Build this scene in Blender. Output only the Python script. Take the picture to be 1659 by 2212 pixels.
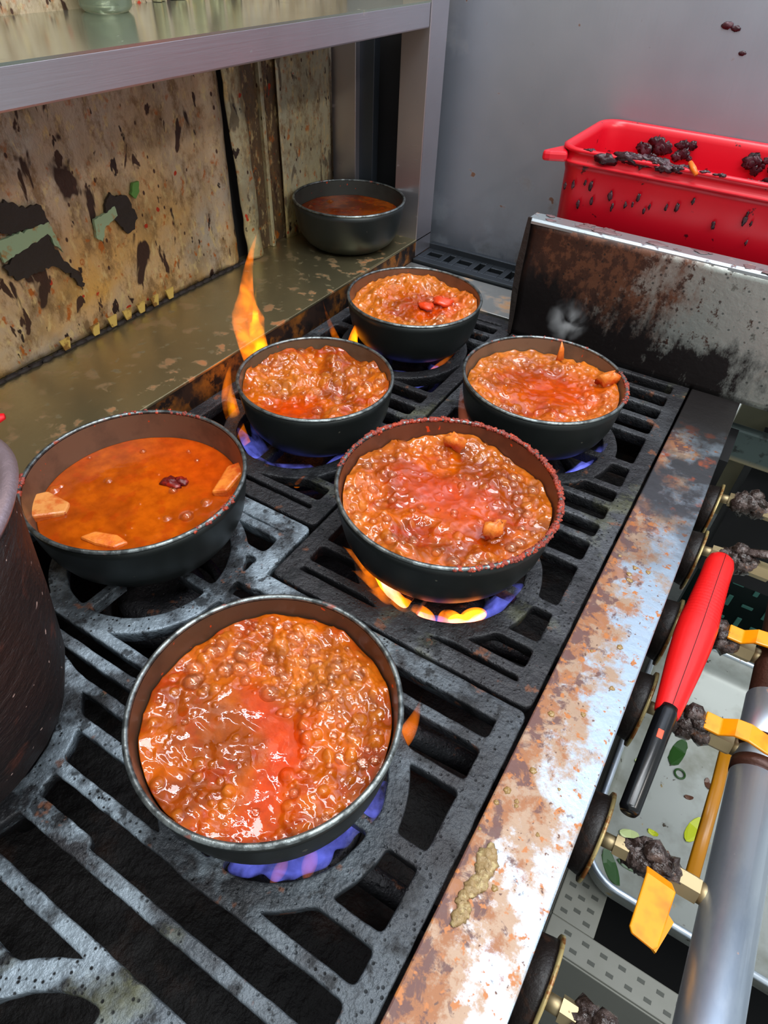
import bpy, math, random
import numpy as np
from mathutils import Vector, Matrix
S = bpy.context.scene
for o in list(bpy.data.objects): bpy.data.objects.remove(o)
COL = S.collection

# ---------------------------------------------------------------- camera, world, lights
cd = bpy.data.cameras.new('camera'); cam = bpy.data.objects.new('camera', cd); COL.objects.link(cam); S.camera = cam
cd.sensor_fit = 'HORIZONTAL'; cd.sensor_width = 36.0; cd.lens = 36.0 * 1376.0 / 1659.0; cd.clip_start = 0.01
R3 = Matrix(((0.84994513, -0.38425616, 0.36047257), (0.5257485, 0.5739176, -0.62785915), (0.03437719, 0.72316374, 0.68982057)))
cam.matrix_world = Matrix.Translation((0, 0, 0.4)) @ R3.to_4x4()
w = bpy.data.worlds.new('world'); S.world = w; w.use_nodes = True
bgn = w.node_tree.nodes['Background']; bgn.inputs[0].default_value = (0.50, 0.55, 0.56, 1); bgn.inputs[1].default_value = 0.80
def area(name, loc, target, sx, sy, power, col):
    l = bpy.data.lights.new(name, 'AREA'); l.shape = 'RECTANGLE'; l.size = sx; l.size_y = sy; l.energy = power; l.color = col
    o = bpy.data.objects.new(name, l); COL.objects.link(o); o.location = loc
    o.rotation_euler = (Vector(target) - Vector(loc)).to_track_quat('-Z', 'Y').to_euler(); return o
area('ceiling_light', (0.20, 0.42, 1.75), (0.20, 0.421, 0), 1.2, 0.35, 14, (0.90, 0.96, 1.0))
area('ceiling_light', (0.55, -0.35, 1.7), (0.0, 0.3, 0), 1.2, 0.05, 12, (0.92, 0.97, 1.0))
area('ceiling_light', (1.2, 0.2, 1.3), (-0.4, 0.5, 0.1), 0.9, 0.05, 8, (1.0, 0.96, 0.90))
area('ceiling_light', (-0.30, 0.62, 1.75), (-0.2, 0.4, 0), 1.2, 0.05, 8, (0.93, 0.95, 1.0))
S.view_settings.view_transform = 'Standard'; S.view_settings.look = 'None'
S.view_settings.exposure = 0.4; S.view_settings.gamma = 1.0; S.view_settings.use_curve_mapping = False

# ---------------------------------------------------------------- materials
def lin(c):
    return tuple(((x/255.0)/12.92 if x/255.0 < 0.04045 else ((x/255.0+0.055)/1.055)**2.4) for x in c) + (1.0,)
class MT:
    """small node builder: base colour, then layers of masks"""
    def __init__(s, name, base, rough=0.5, metal=0.0, spec=0.5):
        s.m = bpy.data.materials.new(name); s.m.use_nodes = True; s.t = s.m.node_tree; s.n = s.t.nodes
        s.b = s.n['Principled BSDF']; s.b.inputs['Roughness'].default_value = rough; s.b.inputs['Metallic'].default_value = metal
        s.b.inputs['Specular IOR Level'].default_value = spec
        s.tc = s.n.new('ShaderNodeTexCoord'); s.col = None; s.base = base; s.b.inputs['Base Color'].default_value = base
        s.rsock = None; s.r0 = rough; s.msock = None; s.m0 = metal; s.bump_last = None
    def coord(s, scale=(1, 1, 1), src='Object'):
        mp = s.n.new('ShaderNodeMapping'); mp.inputs['Scale'].default_value = scale
        s.t.links.new(s.tc.outputs[src], mp.inputs[0]); return mp.outputs[0]
    def noise(s, scale, stretch=(1, 1, 1), detail=6, rough=0.6, dist=0.0):
        n = s.n.new('ShaderNodeTexNoise'); n.inputs['Scale'].default_value = scale; n.inputs['Detail'].default_value = detail
        n.inputs['Roughness'].default_value = rough; n.inputs['Distortion'].default_value = dist
        s.t.links.new(s.coord(stretch), n.inputs['Vector']); return n.outputs[0]
    def vor(s, scale, stretch=(1, 1, 1), rnd=1.0):
        n = s.n.new('ShaderNodeTexVoronoi'); n.inputs['Scale'].default_value = scale; n.inputs['Randomness'].default_value = rnd
        s.t.links.new(s.coord(stretch), n.inputs['Vector']); return n.outputs['Distance']
    def ramp(s, sock, lo, hi, a=0.0, b=1.0):
        n = s.n.new('ShaderNodeMapRange'); n.clamp = True
        for i, v in zip((1, 2, 3, 4), (lo, hi, a, b)): n.inputs[i].default_value = v
        s.t.links.new(sock, n.inputs[0]); return n.outputs[0]
    def axis(s, ax, lo, hi, a=0.0, b=1.0):
        sp = s.n.new('ShaderNodeSeparateXYZ'); ge = s.n.new('ShaderNodeNewGeometry'); s.t.links.new(ge.outputs['Position'], sp.inputs[0]); return s.ramp(sp.outputs[ax], lo, hi, a, b)
    def math(s, op, a, b):
        n = s.n.new('ShaderNodeMath'); n.operation = op
        for i, v in enumerate((a, b)):
            if isinstance(v, (int, float)): n.inputs[i].default_value = v
            else: s.t.links.new(v, n.inputs[i])
        return n.outputs[0]
    def mul(s, *a):
        r = a[0]
        for x in a[1:]: r = s.math('MULTIPLY', r, x)
        return r
    def add(s, a, b): return s.math('ADD', a, b)
    def layer(s, mask, color, rough=None, metal=None):
        mx = s.n.new('ShaderNodeMix'); mx.data_type = 'RGBA'
        s.t.links.new(mask, mx.inputs[0])
        if s.col is None: mx.inputs[6].default_value = s.base
        else: s.t.links.new(s.col, mx.inputs[6])
        mx.inputs[7].default_value = color; s.col = mx.outputs[2]
        s.t.links.new(s.col, s.b.inputs['Base Color'])
        for key, val in (('r', rough), ('m', metal)):
            if val is None: continue
            q = s.n.new('ShaderNodeMix'); q.data_type = 'FLOAT'; s.t.links.new(mask, q.inputs[0]); q.inputs[3].default_value = val
            cur = s.rsock if key == 'r' else s.msock
            if cur is None: q.inputs[2].default_value = s.r0 if key == 'r' else s.m0
            else: s.t.links.new(cur, q.inputs[2])
            if key == 'r': s.rsock = q.outputs[0]; s.t.links.new(s.rsock, s.b.inputs['Roughness'])
            else: s.msock = q.outputs[0]; s.t.links.new(s.msock, s.b.inputs['Metallic'])
        return s
    def bump(s, sock, dist=0.001, strength=1.0):
        b = s.n.new('ShaderNodeBump'); b.inputs['Distance'].default_value = dist; b.inputs['Strength'].default_value = strength
        s.t.links.new(sock, b.inputs['Height'])
        if s.bump_last is not None: s.t.links.new(s.bump_last, b.inputs['Normal'])
        s.bump_last = b.outputs[0]; s.t.links.new(s.bump_last, s.b.inputs['Normal']); return s

def iron(name, ash=0.5):
    k = MT(name, lin((40, 39, 42)), 0.5, 0.3)
    k.layer(k.ramp(k.noise(7), 0.58 - 0.18*ash, 0.70 - 0.14*ash), lin((72, 78, 84) if ash > .6 else (76, 78, 82)), 0.45)
    if ash > .6: k.layer(k.mul(k.ramp(k.noise(20, detail=6), 0.46, 0.58), k.axis(0, -0.04, -0.20)), lin((136, 148, 158)), 0.42)  # ash patches also paint the blue-grey highlights on the bars, stronger to the left
    k.layer(k.ramp(k.noise(30, detail=8), 0.56, 0.66), lin((24, 25, 28)), 0.6)
    k.layer(k.ramp(k.noise(14, detail=5), 0.62, 0.74, 0, .7), lin((92, 92, 64)), 0.6)
    k.layer(k.ramp(k.noise(75, detail=4), 0.58, 0.64, 0, .85), lin((26, 27, 30)), 0.6)
    k.layer(k.mul(k.ramp(k.noise(55, detail=3), 0.64, 0.7), 0.7), lin((120, 74, 50)), 0.7)
    k.layer(k.mul(k.ramp(k.vor(230), 0.24, 0.14), k.ramp(k.noise(16), .45, .58)), lin((16, 16, 18)), 0.8)
    k.bump(k.noise(260, detail=4), 0.0014).bump(k.ramp(k.vor(230), 0.0, 0.24), 0.0009).bump(k.noise(60, detail=3), 0.0018)
    return k.m
GRATE_F = iron('cast_iron_ash_highlights', 1.0); GRATE_B = iron('cast_iron_dark', 0.55); BURN = iron('burner_iron', 0.1)

def steel(name, base=(150, 152, 156), rough=0.28, stretch=(1, 1, 20), spots=0.0, brush=True):
    k = MT(name, lin(base), rough, 0.92)
    k.layer(k.ramp(k.noise(5, detail=3), 0.35, 0.7, 0, 0.6), lin(tuple(int(c*0.78) for c in base)), rough + 0.1)
    if spots:
        k.layer(k.mul(k.ramp(k.noise(38, detail=3), 0.68, 0.74), spots), lin((120, 82, 58)), 0.7, 0.1)
        k.layer(k.mul(k.ramp(k.noise(120, detail=2), 0.72, 0.78), spots), lin((70, 48, 40)), 0.7, 0.1)
    if brush: k.bump(k.noise(60, (stretch[0], stretch[1], stretch[2]), detail=3), 0.0002, 0.5)
    return k
M = {}
k = steel('brushed_steel_wall', (186, 192, 204), 0.48, (6, 1, 0.3))
k.layer(k.mul(k.ramp(k.noise(16, (1, 1, 1), 4), 0.62, 0.74), k.axis(2, 0.35, 0.0, 0.15, 1.0)), lin((110, 92, 74)), 0.6, 0.3)
k.layer(k.ramp(k.noise(48, detail=2), 0.72, 0.76), lin((112, 78, 60)), 0.6, 0.1)
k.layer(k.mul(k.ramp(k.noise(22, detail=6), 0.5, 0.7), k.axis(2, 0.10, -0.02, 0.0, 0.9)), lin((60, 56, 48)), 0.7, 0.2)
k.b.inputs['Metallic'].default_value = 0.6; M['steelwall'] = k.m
M['shelfsteel'] = steel('brushed_steel_shelf', (196, 190, 196), 0.36, (1, 0.2, 8), 0.5).m
M['shelftop'] = steel('mirror_steel_shelf_top', (190, 196, 176), 0.14, (1, 1, 1), 0.3, False).m
k = steel('ledge_steel', (184, 172, 134), 0.3, (8, 0.4, 1), 0.0)
k.layer(k.mul(k.ramp(k.noise(38, detail=4), 0.57, 0.64), k.axis(0, -0.55, -0.47, 0.25, 0.9)), lin((176, 104, 56)), 0.55, 0.2)
k.layer(k.mul(k.ramp(k.noise(70, detail=4), 0.62, 0.7), 0.6), lin((92, 66, 40)), 0.5, 0.2)
M['ledge'] = k.m
k = MT('burnt_ledge_face', lin((46, 30, 22)), 0.6, 0.3)
k.layer(k.ramp(k.noise(24, detail=5), 0.45, 0.62), lin((150, 92, 30)), 0.5); k.layer(k.ramp(k.noise(60), 0.5, 0.6), lin((24, 16, 14)), 0.6)
M['ledgeface'] = k.m
# stained wall foil
def stained(name, base, warm, amt=1.0):
    k = MT(name, lin(base), 0.4, 0.3)
    k.layer(k.mul(k.ramp(k.noise(7, detail=5), 0.38, 0.62), k.axis(2, 0.26, 0.06, 0.25, 1.0)), lin(warm), 0.5)
    k.layer(k.ramp(k.noise(42, (1, 1.2, 0.7), 9, 0.75), 0.49, 0.62, 0, 0.85), lin((122, 92, 58)), 0.5)
    k.layer(k.ramp(k.noise(16, (1, 1.1, .8), 6, 0.6), 0.5, 0.66, 0, 0.45), lin((112, 92, 62)), 0.5)
    k.layer(k.mul(k.ramp(k.noise(130, (1, 1, 0.5), 4), 0.55, 0.68), 0.8), lin((205, 180, 128)), 0.4)
    k.layer(k.mul(k.ramp(k.noise(90, (1, 1, 0.7), 4), 0.60, 0.68), k.axis(2, 0.28, 0.1, 0.5, 1.0)), lin((170, 92, 28)), 0.6)
    k.layer(k.mul(k.ramp(k.noise(26, (1, 1, 0.36), 4, 0.55, 0.5), 0.635, 0.665), amt), lin((56, 34, 26)), 0.6)
    k.layer(k.ramp(k.noise(70, (1, 1, 0.5), 3), 0.665, 0.69), lin((44, 28, 24)), 0.6)
    k.layer(k.ramp(k.vor(75, (1, 1, .6)), .13, .09), lin((70, 42, 30)), .6)
    k.layer(k.ramp(k.noise(62, detail=1), 0.755, 0.775), lin((176, 50, 22)), 0.5)
    k.layer(k.mul(k.ramp(k.noise(52, (1, 1, 0.34), 4, 0.55, 0.6), 0.625, 0.65), amt), lin((62, 38, 28)), 0.6)
    k.bump(k.noise(45, (1, 1, 0.5), 6), 0.003, 0.8).bump(k.noise(170, detail=3), 0.0006)
    return k.m
M['wallfoil'] = stained('grease_stained_foil', (178, 164, 148), (204, 156, 80))
M['wallstrip'] = stained('stained_pale_panel', (172, 166, 140), (188, 170, 118), 0.7)
def plain(name, col, rough=0.5, metal=0.0, bump=0, bs=100, spec=0.5):
    k = MT(name, lin(col), rough, metal, spec)
    if bump: k.bump(k.noise(bs), bump)
    return k.m
M['brown'] = stained('brown_stained_channel', (92, 76, 60), (86, 62, 40), 0.6)
M['char'] = plain('charred_patch', (34, 24, 20), 0.7, 0, 0.002, 60)
k = MT('pale_green_paint', lin((140, 160, 128)), 0.6); k.layer(k.ramp(k.noise(80), 0.56, 0.66), lin((150, 112, 60))); M['green'] = k.m
M['brightgreen'] = plain('green_paint', (84, 130, 60), 0.5)
M['black'] = plain('soot_and_shade_black', (12, 12, 15), 0.8)  # black parts; also painted shade in the corner gaps and the crate
k = MT('sooty_tray', lin((16, 13, 13)), 0.6, 0.1, 0.3)
k.layer(k.ramp(k.noise(18, detail=6), 0.55, 0.7), lin((44, 30, 24)), 0.5); k.bump(k.noise(40, detail=6), 0.006); M['tray'] = k.m
# rail
k = MT('rust_spotted_steel_rail', lin((158, 172, 186)), 0.36, 0.7)
xin = k.axis(0, -0.019, 0.036, 0.15, -0.07)
def shifted(sock): return k.add(sock, xin)
k.layer(k.ramp(k.add(shifted(k.noise(26, detail=7, rough=0.7)), k.axis(1, 0.1, 0.5, 0.07, 0.0)), 0.50, 0.60, 0, 0.8), lin((156, 114, 68)), 0.5, 0.15)
k.layer(k.ramp(shifted(k.noise(44, detail=7, rough=0.7)), 0.55, 0.63, 0, 0.85), lin((150, 92, 52)), 0.6, 0.1)
k.layer(k.ramp(shifted(k.noise(75, detail=6, rough=0.65, dist=0.4)), 0.60, 0.67, 0, 0.9), lin((92, 60, 58)), 0.55, 0.1)
k.layer(k.ramp(k.noise(110, detail=3), 0.60, 0.65), lin((172, 104, 50)), 0.5, 0.1)
k.layer(k.ramp(k.noise(210, detail=2), 0.66, 0.70), lin((96, 62, 48)), 0.5, 0.1)
k.layer(k.mul(k.axis(1, 0.40, 0.52), k.ramp(k.noise(20, detail=6), 0.35, 0.55)), lin((62, 62, 66)), 0.4, 0.5)  # far end painted darker for its reflection of the plate and wall
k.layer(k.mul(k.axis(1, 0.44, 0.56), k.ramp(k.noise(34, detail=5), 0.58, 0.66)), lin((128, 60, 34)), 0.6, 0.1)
k.layer(k.axis(1, 0.60, 0.68), lin((30, 26, 26)), 0.5, 0.4)  # last stretch darkened further, the same painted reflection
k.bump(k.noise(60, detail=6), 0.001, 0.6)
M['rail'] = k.m
# splash plate
k = MT('heat_blackened_plate', lin((176, 178, 172)), 0.38, 0.75)
k.layer(k.mul(k.ramp(k.noise(70, detail=4), 0.6, 0.68), 0.8), lin((70, 62, 54)), 0.6, 0.2)
k.layer(k.ramp(k.add(k.noise(11, (1, 1, .6), 9, .72), k.axis(0, -0.25, 0.08, 0.42, -0.18)), 0.54, 0.68), lin((98, 60, 42)), 0.5, 0.25)
k.layer(k.ramp(k.add(k.noise(75, (1, 1, .8), 7, .75), k.axis(0, -0.25, 0.08, 0.13, -0.09)), 0.53, 0.60), lin((60, 34, 24)), 0.55, 0.2)
k.layer(k.ramp(k.add(k.noise(17, (1, 1, .5), 9, .72), k.add(k.axis(2, 0.12, 0.03, -0.20, 0.20), k.axis(0, -0.25, 0.08, 0.16, -0.16))), 0.50, 0.64), lin((26, 20, 20)), 0.45, 0.3)
k.layer(k.ramp(k.vor(120), .2, .12, 0, .8), lin((20, 16, 16)), .6, .2)
k.layer(k.mul(k.axis(0, -0.225, -0.25), 0.9), lin((24, 18, 18)), 0.5, 0.3)
k.bump(k.noise(90, detail=4), 0.0005)
M['plate'] = k.m
k = MT('scorched_flange', lin((176, 186, 190)), 0.35, 0.7)
k.layer(k.ramp(k.noise(50, detail=4), 0.58, 0.64), lin((104, 88, 92)), 0.6, 0.2); k.layer(k.ramp(k.noise(36, detail=3), 0.64, 0.7), lin((178, 124, 84)), 0.6, 0.1); M['flange'] = k.m
# red bin
k = MT('red_bin_plastic', lin((205, 12, 34)), 0.32, 0.0)
k.b.inputs['Subsurface Weight'].default_value = 0.0
k.layer(k.mul(k.ramp(k.noise(30, detail=5, rough=0.65), 0.66, 0.69), 0.9), lin((66, 16, 26)), 0.25)
k.layer(k.mul(k.ramp(k.noise(60, detail=3), 0.68, 0.71), 0.9), lin((52, 14, 22)), 0.3)
M['bin'] = k.m
k = MT('dark_sauce_residue', lin((52, 22, 30)), 0.22); k.layer(k.ramp(k.noise(90), 0.5, 0.6), lin((78, 40, 50)), 0.2); k.bump(k.noise(200), 0.001); M['gunk'] = k.m
# pots
def pot_mats(i, inside):
    k = MT('dark_anodised_pot_%d' % i, lin((50, 54, 54)), 0.36, 0.55)
    k.layer(k.ramp(k.noise(120, detail=2), 0.74, 0.76), lin((150, 146, 130)), 0.4)
    k.layer(k.ramp(k.noise(10, detail=3), 0.45, 0.7), lin((38, 42, 40)), 0.45)
    q = MT('pot_lining_%d' % i, lin(inside), 0.38, 0.3)  # brown lining colours paint in the stew's reflection
    q.layer(q.ramp(q.noise(28, detail=5), 0.5, 0.65, 0, 0.6), lin(tuple(int(c*0.72) for c in inside)), 0.5)
    q.layer(q.ramp(q.noise(160, detail=1), 0.73, 0.76), lin((200, 70, 30)), 0.3)
    return k.m, q.m
k = MT('worn_pot_rim', lin((128, 134, 134)), 0.3, 0.8); k.layer(k.ramp(k.noise(130, detail=3), 0.45, 0.6), lin((74, 78, 78)), 0.4)
k.layer(k.ramp(k.noise(40, detail=3), 0.64, 0.7), lin((150, 66, 44)), 0.4, 0.1); k.bump(k.noise(300), 0.0004); M['rim'] = k.m
k = MT('red_sauce_crust', lin((138, 56, 44)), 0.5); k.layer(k.ramp(k.noise(140), 0.48, 0.6), lin((176, 62, 34)), 0.4); k.bump(k.noise(400), 0.0008); M['crust'] = k.m
k = MT('dried_sauce_drips', lin((120, 66, 18)), 0.3); M['drip'] = k.m
k = MT('crusted_stock_pot', lin((34, 19, 16)), 0.5, 0.1)
k.layer(k.ramp(k.noise(14, (1, 1, 2.5), 6), 0.45, 0.65), lin((22, 14, 13)), 0.5); k.layer(k.ramp(k.noise(50, detail=4), 0.62, 0.7), lin((66, 32, 22)), 0.5)
k.layer(k.ramp(k.noise(210, detail=1), 0.74, 0.76), lin((190, 160, 150)), 0.3)
k.bump(k.noise(60, (1, 1, 3), 5), 0.003).bump(k.noise(220), 0.001); M['stockpot'] = k.m
M['stockrim'] = plain('scuffed_pale_rim', (150, 132, 140), 0.35, 0.6, 0.001, 90)

def stew_mat(name, rough=0.055, freq=1.0):
    k = MT(name, (0.5, 0.1, 0.02, 1), rough, 0.0, 0.6)
    at = k.n.new('ShaderNodeAttribute'); at.attribute_name = 'Col'
    mx = k.n.new('ShaderNodeMix'); mx.data_type = 'RGBA'; mx.blend_type = 'MULTIPLY'; mx.inputs[0].default_value = 1.0
    r = k.n.new('ShaderNodeValToRGB'); r.color_ramp.elements[0].position = 0.35; r.color_ramp.elements[0].color = (0.80, 0.72, 0.65, 1)
    r.color_ramp.elements[1].position = 0.65; r.color_ramp.elements[1].color = (1.12, 1.1, 1.1, 1)
    k.t.links.new(k.noise(130*freq, detail=5), r.inputs[0]); k.t.links.new(at.outputs[0], mx.inputs[6]); k.t.links.new(r.outputs[0], mx.inputs[7])
    k.t.links.new(mx.outputs[2], k.b.inputs['Base Color'])
    k.b.inputs['Subsurface Weight'].default_value = 0.22; k.b.inputs['Subsurface Radius'].default_value = (1.0, 0.35, 0.08); k.b.inputs['Subsurface Scale'].default_value = 0.006
    k.bump(k.noise(260*freq, detail=2), 0.0003, 0.5)
    return k.m
M['stew'] = stew_mat('boiling_red_stew')
M['stewcalm'] = stew_mat('still_red_stew', 0.16, 0.7)
def bubble_mat():
    m = bpy.data.materials.new('broth_bubble_film'); m.use_nodes = True; t = m.node_tree; n = t.nodes; n.clear()
    o = n.new('ShaderNodeOutputMaterial'); tr = n.new('ShaderNodeBsdfTransparent'); tr.inputs[0].default_value = (1.0, 0.95, 0.88, 1)
    gl = n.new('ShaderNodeBsdfGlossy'); gl.inputs['Roughness'].default_value = 0.04; gl.inputs[0].default_value = (1, 0.86, 0.72, 1)
    df = n.new('ShaderNodeBsdfDiffuse'); df.inputs[0].default_value = (0.62, 0.22, 0.06, 1)
    lw = n.new('ShaderNodeLayerWeight'); lw.inputs[0].default_value = 0.35
    m1 = n.new('ShaderNodeMixShader'); m2 = n.new('ShaderNodeMixShader'); m1.inputs[0].default_value = 0.06
    t.links.new(tr.outputs[0], m1.inputs[1]); t.links.new(df.outputs[0], m1.inputs[2])
    mr = n.new('ShaderNodeMapRange'); mr.inputs[3].default_value = 0.05; mr.inputs[4].default_value = 0.42
    t.links.new(lw.outputs['Fresnel'], mr.inputs[0]); t.links.new(mr.outputs[0], m2.inputs[0])
    t.links.new(m1.outputs[0], m2.inputs[1]); t.links.new(gl.outputs[0], m2.inputs[2]); t.links.new(m2.outputs[0], o.inputs[0]); return m
M['bubble'] = bubble_mat()
def flame_mat(name, col, s, wisp=None):
    m = bpy.data.materials.new(name); m.use_nodes = True; t = m.node_tree; n = t.nodes; n.clear()
    o = n.new('ShaderNodeOutputMaterial'); e = n.new('ShaderNodeEmission'); e.inputs[0].default_value = col + (1,); e.inputs[1].default_value = s
    if wisp:
        tc = n.new('ShaderNodeTexCoord'); nz = n.new('ShaderNodeTexNoise'); nz.inputs['Scale'].default_value = wisp; nz.inputs['Detail'].default_value = 3; nz.inputs['Distortion'].default_value = 1.2
        t.links.new(tc.outputs['Object'], nz.inputs[0]); mr = n.new('ShaderNodeMapRange'); mr.inputs[1].default_value = .34; mr.inputs[2].default_value = .66; mr.inputs[3].default_value = s*.12; mr.inputs[4].default_value = s*1.8
        t.links.new(nz.outputs[0], mr.inputs[0]); t.links.new(mr.outputs[0], e.inputs[1])
    t.links.new(e.outputs[0], o.inputs['Volume']); return m
M['forange'] = flame_mat('orange_flame', (1.0, 0.20, 0.004), 58, 38); M['fyellow'] = flame_mat('yellow_flame_core', (1.0, 0.40, 0.004), 60, 45)
M['fblue'] = flame_mat('blue_flame', (0.11, 0.13, 0.62), 26, 70); M['fred'] = flame_mat('faint_red_flame', (0.8, 0.2, 0.10), 22)

# ---------------------------------------------------------------- mesh helpers
class MB:
    def __init__(s): s.v = []; s.f = []; s.smooth = []
    def add(s, v, f, sm=False):
        o = len(s.v); s.v += [tuple(p) for p in v]; s.f += [tuple(i + o for i in q) for q in f]; s.smooth += [sm]*len(f)
    def box(s, x0, x1, y0, y1, z0, z1, M4=None):
        v = [(x, y, z) for z in (z0, z1) for y in (y0, y1) for x in (x0, x1)]
        if M4 is not None: v = [M4 @ Vector(p) for p in v]
        s.add(v, [(0, 2, 3, 1), (4, 5, 7, 6), (0, 1, 5, 4), (2, 6, 7, 3), (0, 4, 6, 2), (1, 3, 7, 5)])
    def lathe(s, prof, c=(0, 0, 0), n=64, caps=True, M4=None, jit=0, rng=None):
        v = []; f = []
        for (r, z) in prof:
            for i in range(n):
                a = 2*math.pi*i/n; rr = r*(1 + (rng.uniform(-jit, jit) if jit else 0))
                p = Vector((rr*math.cos(a), rr*math.sin(a), z))
                if M4 is not None: p = M4 @ p
                v.append((p[0] + c[0], p[1] + c[1], p[2] + c[2]))
        for k in range(len(prof) - 1):
            for i in range(n):
                j = (i + 1) % n; f.append((k*n + i, k*n + j, (k+1)*n + j, (k+1)*n + i))
        if caps:
            f.append(tuple(range(n))[::-1]); f.append(tuple(range((len(prof)-1)*n, len(prof)*n)))
        s.add(v, f, True)
    def tube(s, pts, rads, n=12, sq=1.0, up=(0, 0, 1), caps=True, sm=True):
        pts = [Vector(p) for p in pts]
        if not hasattr(rads, '__len__'): rads = [rads]*len(pts)
        v = []; f = []
        for i, p in enumerate(pts):
            d = (pts[min(i+1, len(pts)-1)] - pts[max(i-1, 0)]).normalized(); u = Vector(up)
            a = d.cross(u)
            if a.length < 1e-3: a = d.cross(Vector((1, 0, 0)))
            a.normalize(); b = a.cross(d).normalized()
            for k in range(n):
                t = 2*math.pi*k/n; v.append(p + a*(rads[i]*math.cos(t)) + b*(rads[i]*sq*math.sin(t)))
        for i in range(len(pts)-1):
            for k in range(n):
                j = (k+1) % n; f.append((i*n+k, i*n+j, (i+1)*n+j, (i+1)*n+k))
        if caps: f.append(tuple(range(n))[::-1]); f.append(tuple(range((len(pts)-1)*n, len(pts)*n)))
        s.add(v, f, sm)
    def prism(s, poly, d0, d1, axis='z'):
        n = len(poly); cv = {'z': lambda a, b, h: (a, b, h), 'x': lambda a, b, h: (h, a, b), 'y': lambda a, b, h: (a, h, b)}[axis]
        v = [cv(a, b, d0) for a, b in poly] + [cv(a, b, d1) for a, b in poly]
        f = [tuple(range(n))[::-1], tuple(range(n, 2*n))] + [(i, (i+1) % n, n+(i+1) % n, n+i) for i in range(n)]
        s.add(v, f)
    def blob(s, c, r, rng, sq=(1, 1, 1), nu=12, nv=8, jit=0.25):
        v = []; f = []; ph = [rng.uniform(0, 6.28) for _ in range(6)]
        for i in range(nv+1):
            th = math.pi*i/nv
            for k in range(nu):
                a = 2*math.pi*k/nu
                q = 1 + jit*(math.sin(3*a+ph[0])*math.sin(2*th+ph[1]) + 0.6*math.sin(5*a+ph[2]+3*th))
                v.append((c[0]+r*sq[0]*q*math.sin(th)*math.cos(a), c[1]+r*sq[1]*q*math.sin(th)*math.sin(a), c[2]+r*sq[2]*q*math.cos(th)))
        for i in range(nv):
            for k in range(nu):
                j = (k+1) % nu; f.append((i*nu+k, i*nu+j, (i+1)*nu+j, (i+1)*nu+k))
        s.add(v, f, True)
    def build(s, name, mat, parent=None, loc=None, bevel=0, **tags):
        loc = Vector(loc) if loc is not None else (parent_loc(parent) if parent else Vector((0, 0, 0)))
        me = bpy.data.meshes.new(name); me.from_pydata([(p[0]-loc[0], p[1]-loc[1], p[2]-loc[2]) for p in s.v], [], s.f); me.update()
        me.polygons.foreach_set('use_smooth', s.smooth); me.materials.append(mat)
        import bmesh
        bm = bmesh.new(); bm.from_mesh(me); bmesh.ops.recalc_face_normals(bm, faces=bm.faces); bm.to_mesh(me); bm.free()
        o = bpy.data.objects.new(name, me); COL.objects.link(o)
        if parent:
            o.parent = parent; o.location = (0, 0, 0) if True else loc
        else: o.location = loc
        if bevel:
            b = o.modifiers.new('bevel', 'BEVEL'); b.width = bevel; b.segments = 2; b.limit_method = 'ANGLE'; b.angle_limit = math.radians(40)
        for kk, vv in tags.items(): o[kk] = vv
        return o
WL = {}
def parent_loc(p):
    v = Vector(p.location); q = p.parent
    while q: v = v + Vector(q.location); q = q.parent
    return v
def thing(name, loc, label, category, group=None):
    o = bpy.data.objects.new(name, None); COL.objects.link(o); o.location = loc; o.empty_display_size = 0.02
    o['label'] = label; o['category'] = category
    if group: o['group'] = group
    return o
def tag(o, label, category, group=None, kind=None):
    o['label'] = label; o['category'] = category
    if group: o['group'] = group
    if kind: o['kind'] = kind
    return o
def struct(o): o['kind'] = 'structure'; return o

class Noise2:
    def __init__(s, seed): s.r = np.random.RandomState(seed); s.g = s.r.rand(128, 128)
    def __call__(s, x, y):
        xi = np.floor(x).astype(int); yi = np.floor(y).astype(int); fx = x-xi; fy = y-yi
        fx = fx*fx*(3-2*fx); fy = fy*fy*(3-2*fy); g = s.g
        a = g[xi % 128, yi % 128]; b = g[(xi+1) % 128, yi % 128]; c = g[xi % 128, (yi+1) % 128]; d = g[(xi+1) % 128, (yi+1) % 128]
        return (a*(1-fx)+b*fx)*(1-fy)+(c*(1-fx)+d*fx)*fy
    def fbm(s, x, y, f, o=4, p=0.5):
        t = 0; a = 1; n = 0
        for i in range(o): t = t + a*s(x*f+17*i, y*f+31*i); n += a; a *= p; f *= 2.03
        return t/n

def grid_sheet(name, mat, origin, du, dv, nu, nv, disp, parent=None, thick=0.0015, **tags):
    """crumpled sheet: origin + u*du + v*dv, pushed along its normal by disp(u,v)"""
    O = Vector(origin); U = Vector(du); V = Vector(dv); N = U.cross(V).normalized(); mb = MB(); v = []; f = []
    for j in range(nv+1):
        for i in range(nu+1):
            a = i/nu; b = j/nv; p = O + U*a + V*b + N*disp(a, b); v.append(p)
    for j in range(nv+1):
        for i in range(nu+1): v.append(v[j*(nu+1)+i] - N*thick)
    n0 = (nu+1)*(nv+1)
    for j in range(nv):
        for i in range(nu):
            q = (j*(nu+1)+i, j*(nu+1)+i+1, (j+1)*(nu+1)+i+1, (j+1)*(nu+1)+i); f.append(q); f.append(tuple(x+n0 for x in q[::-1]))
    for i in range(nu):
        f.append((i, i+n0, i+1+n0, i+1)); t = nv*(nu+1); f.append((t+i, t+i+1, t+i+1+n0, t+i+n0))
    for j in range(nv):
        a = j*(nu+1); b = (j+1)*(nu+1); f.append((a, b, b+n0, a+n0)); f.append((a+nu, a+nu+n0, b+nu+n0, b+nu))
    mb.add(v, f, True); return mb.build(name, mat, parent, **tags)

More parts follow.
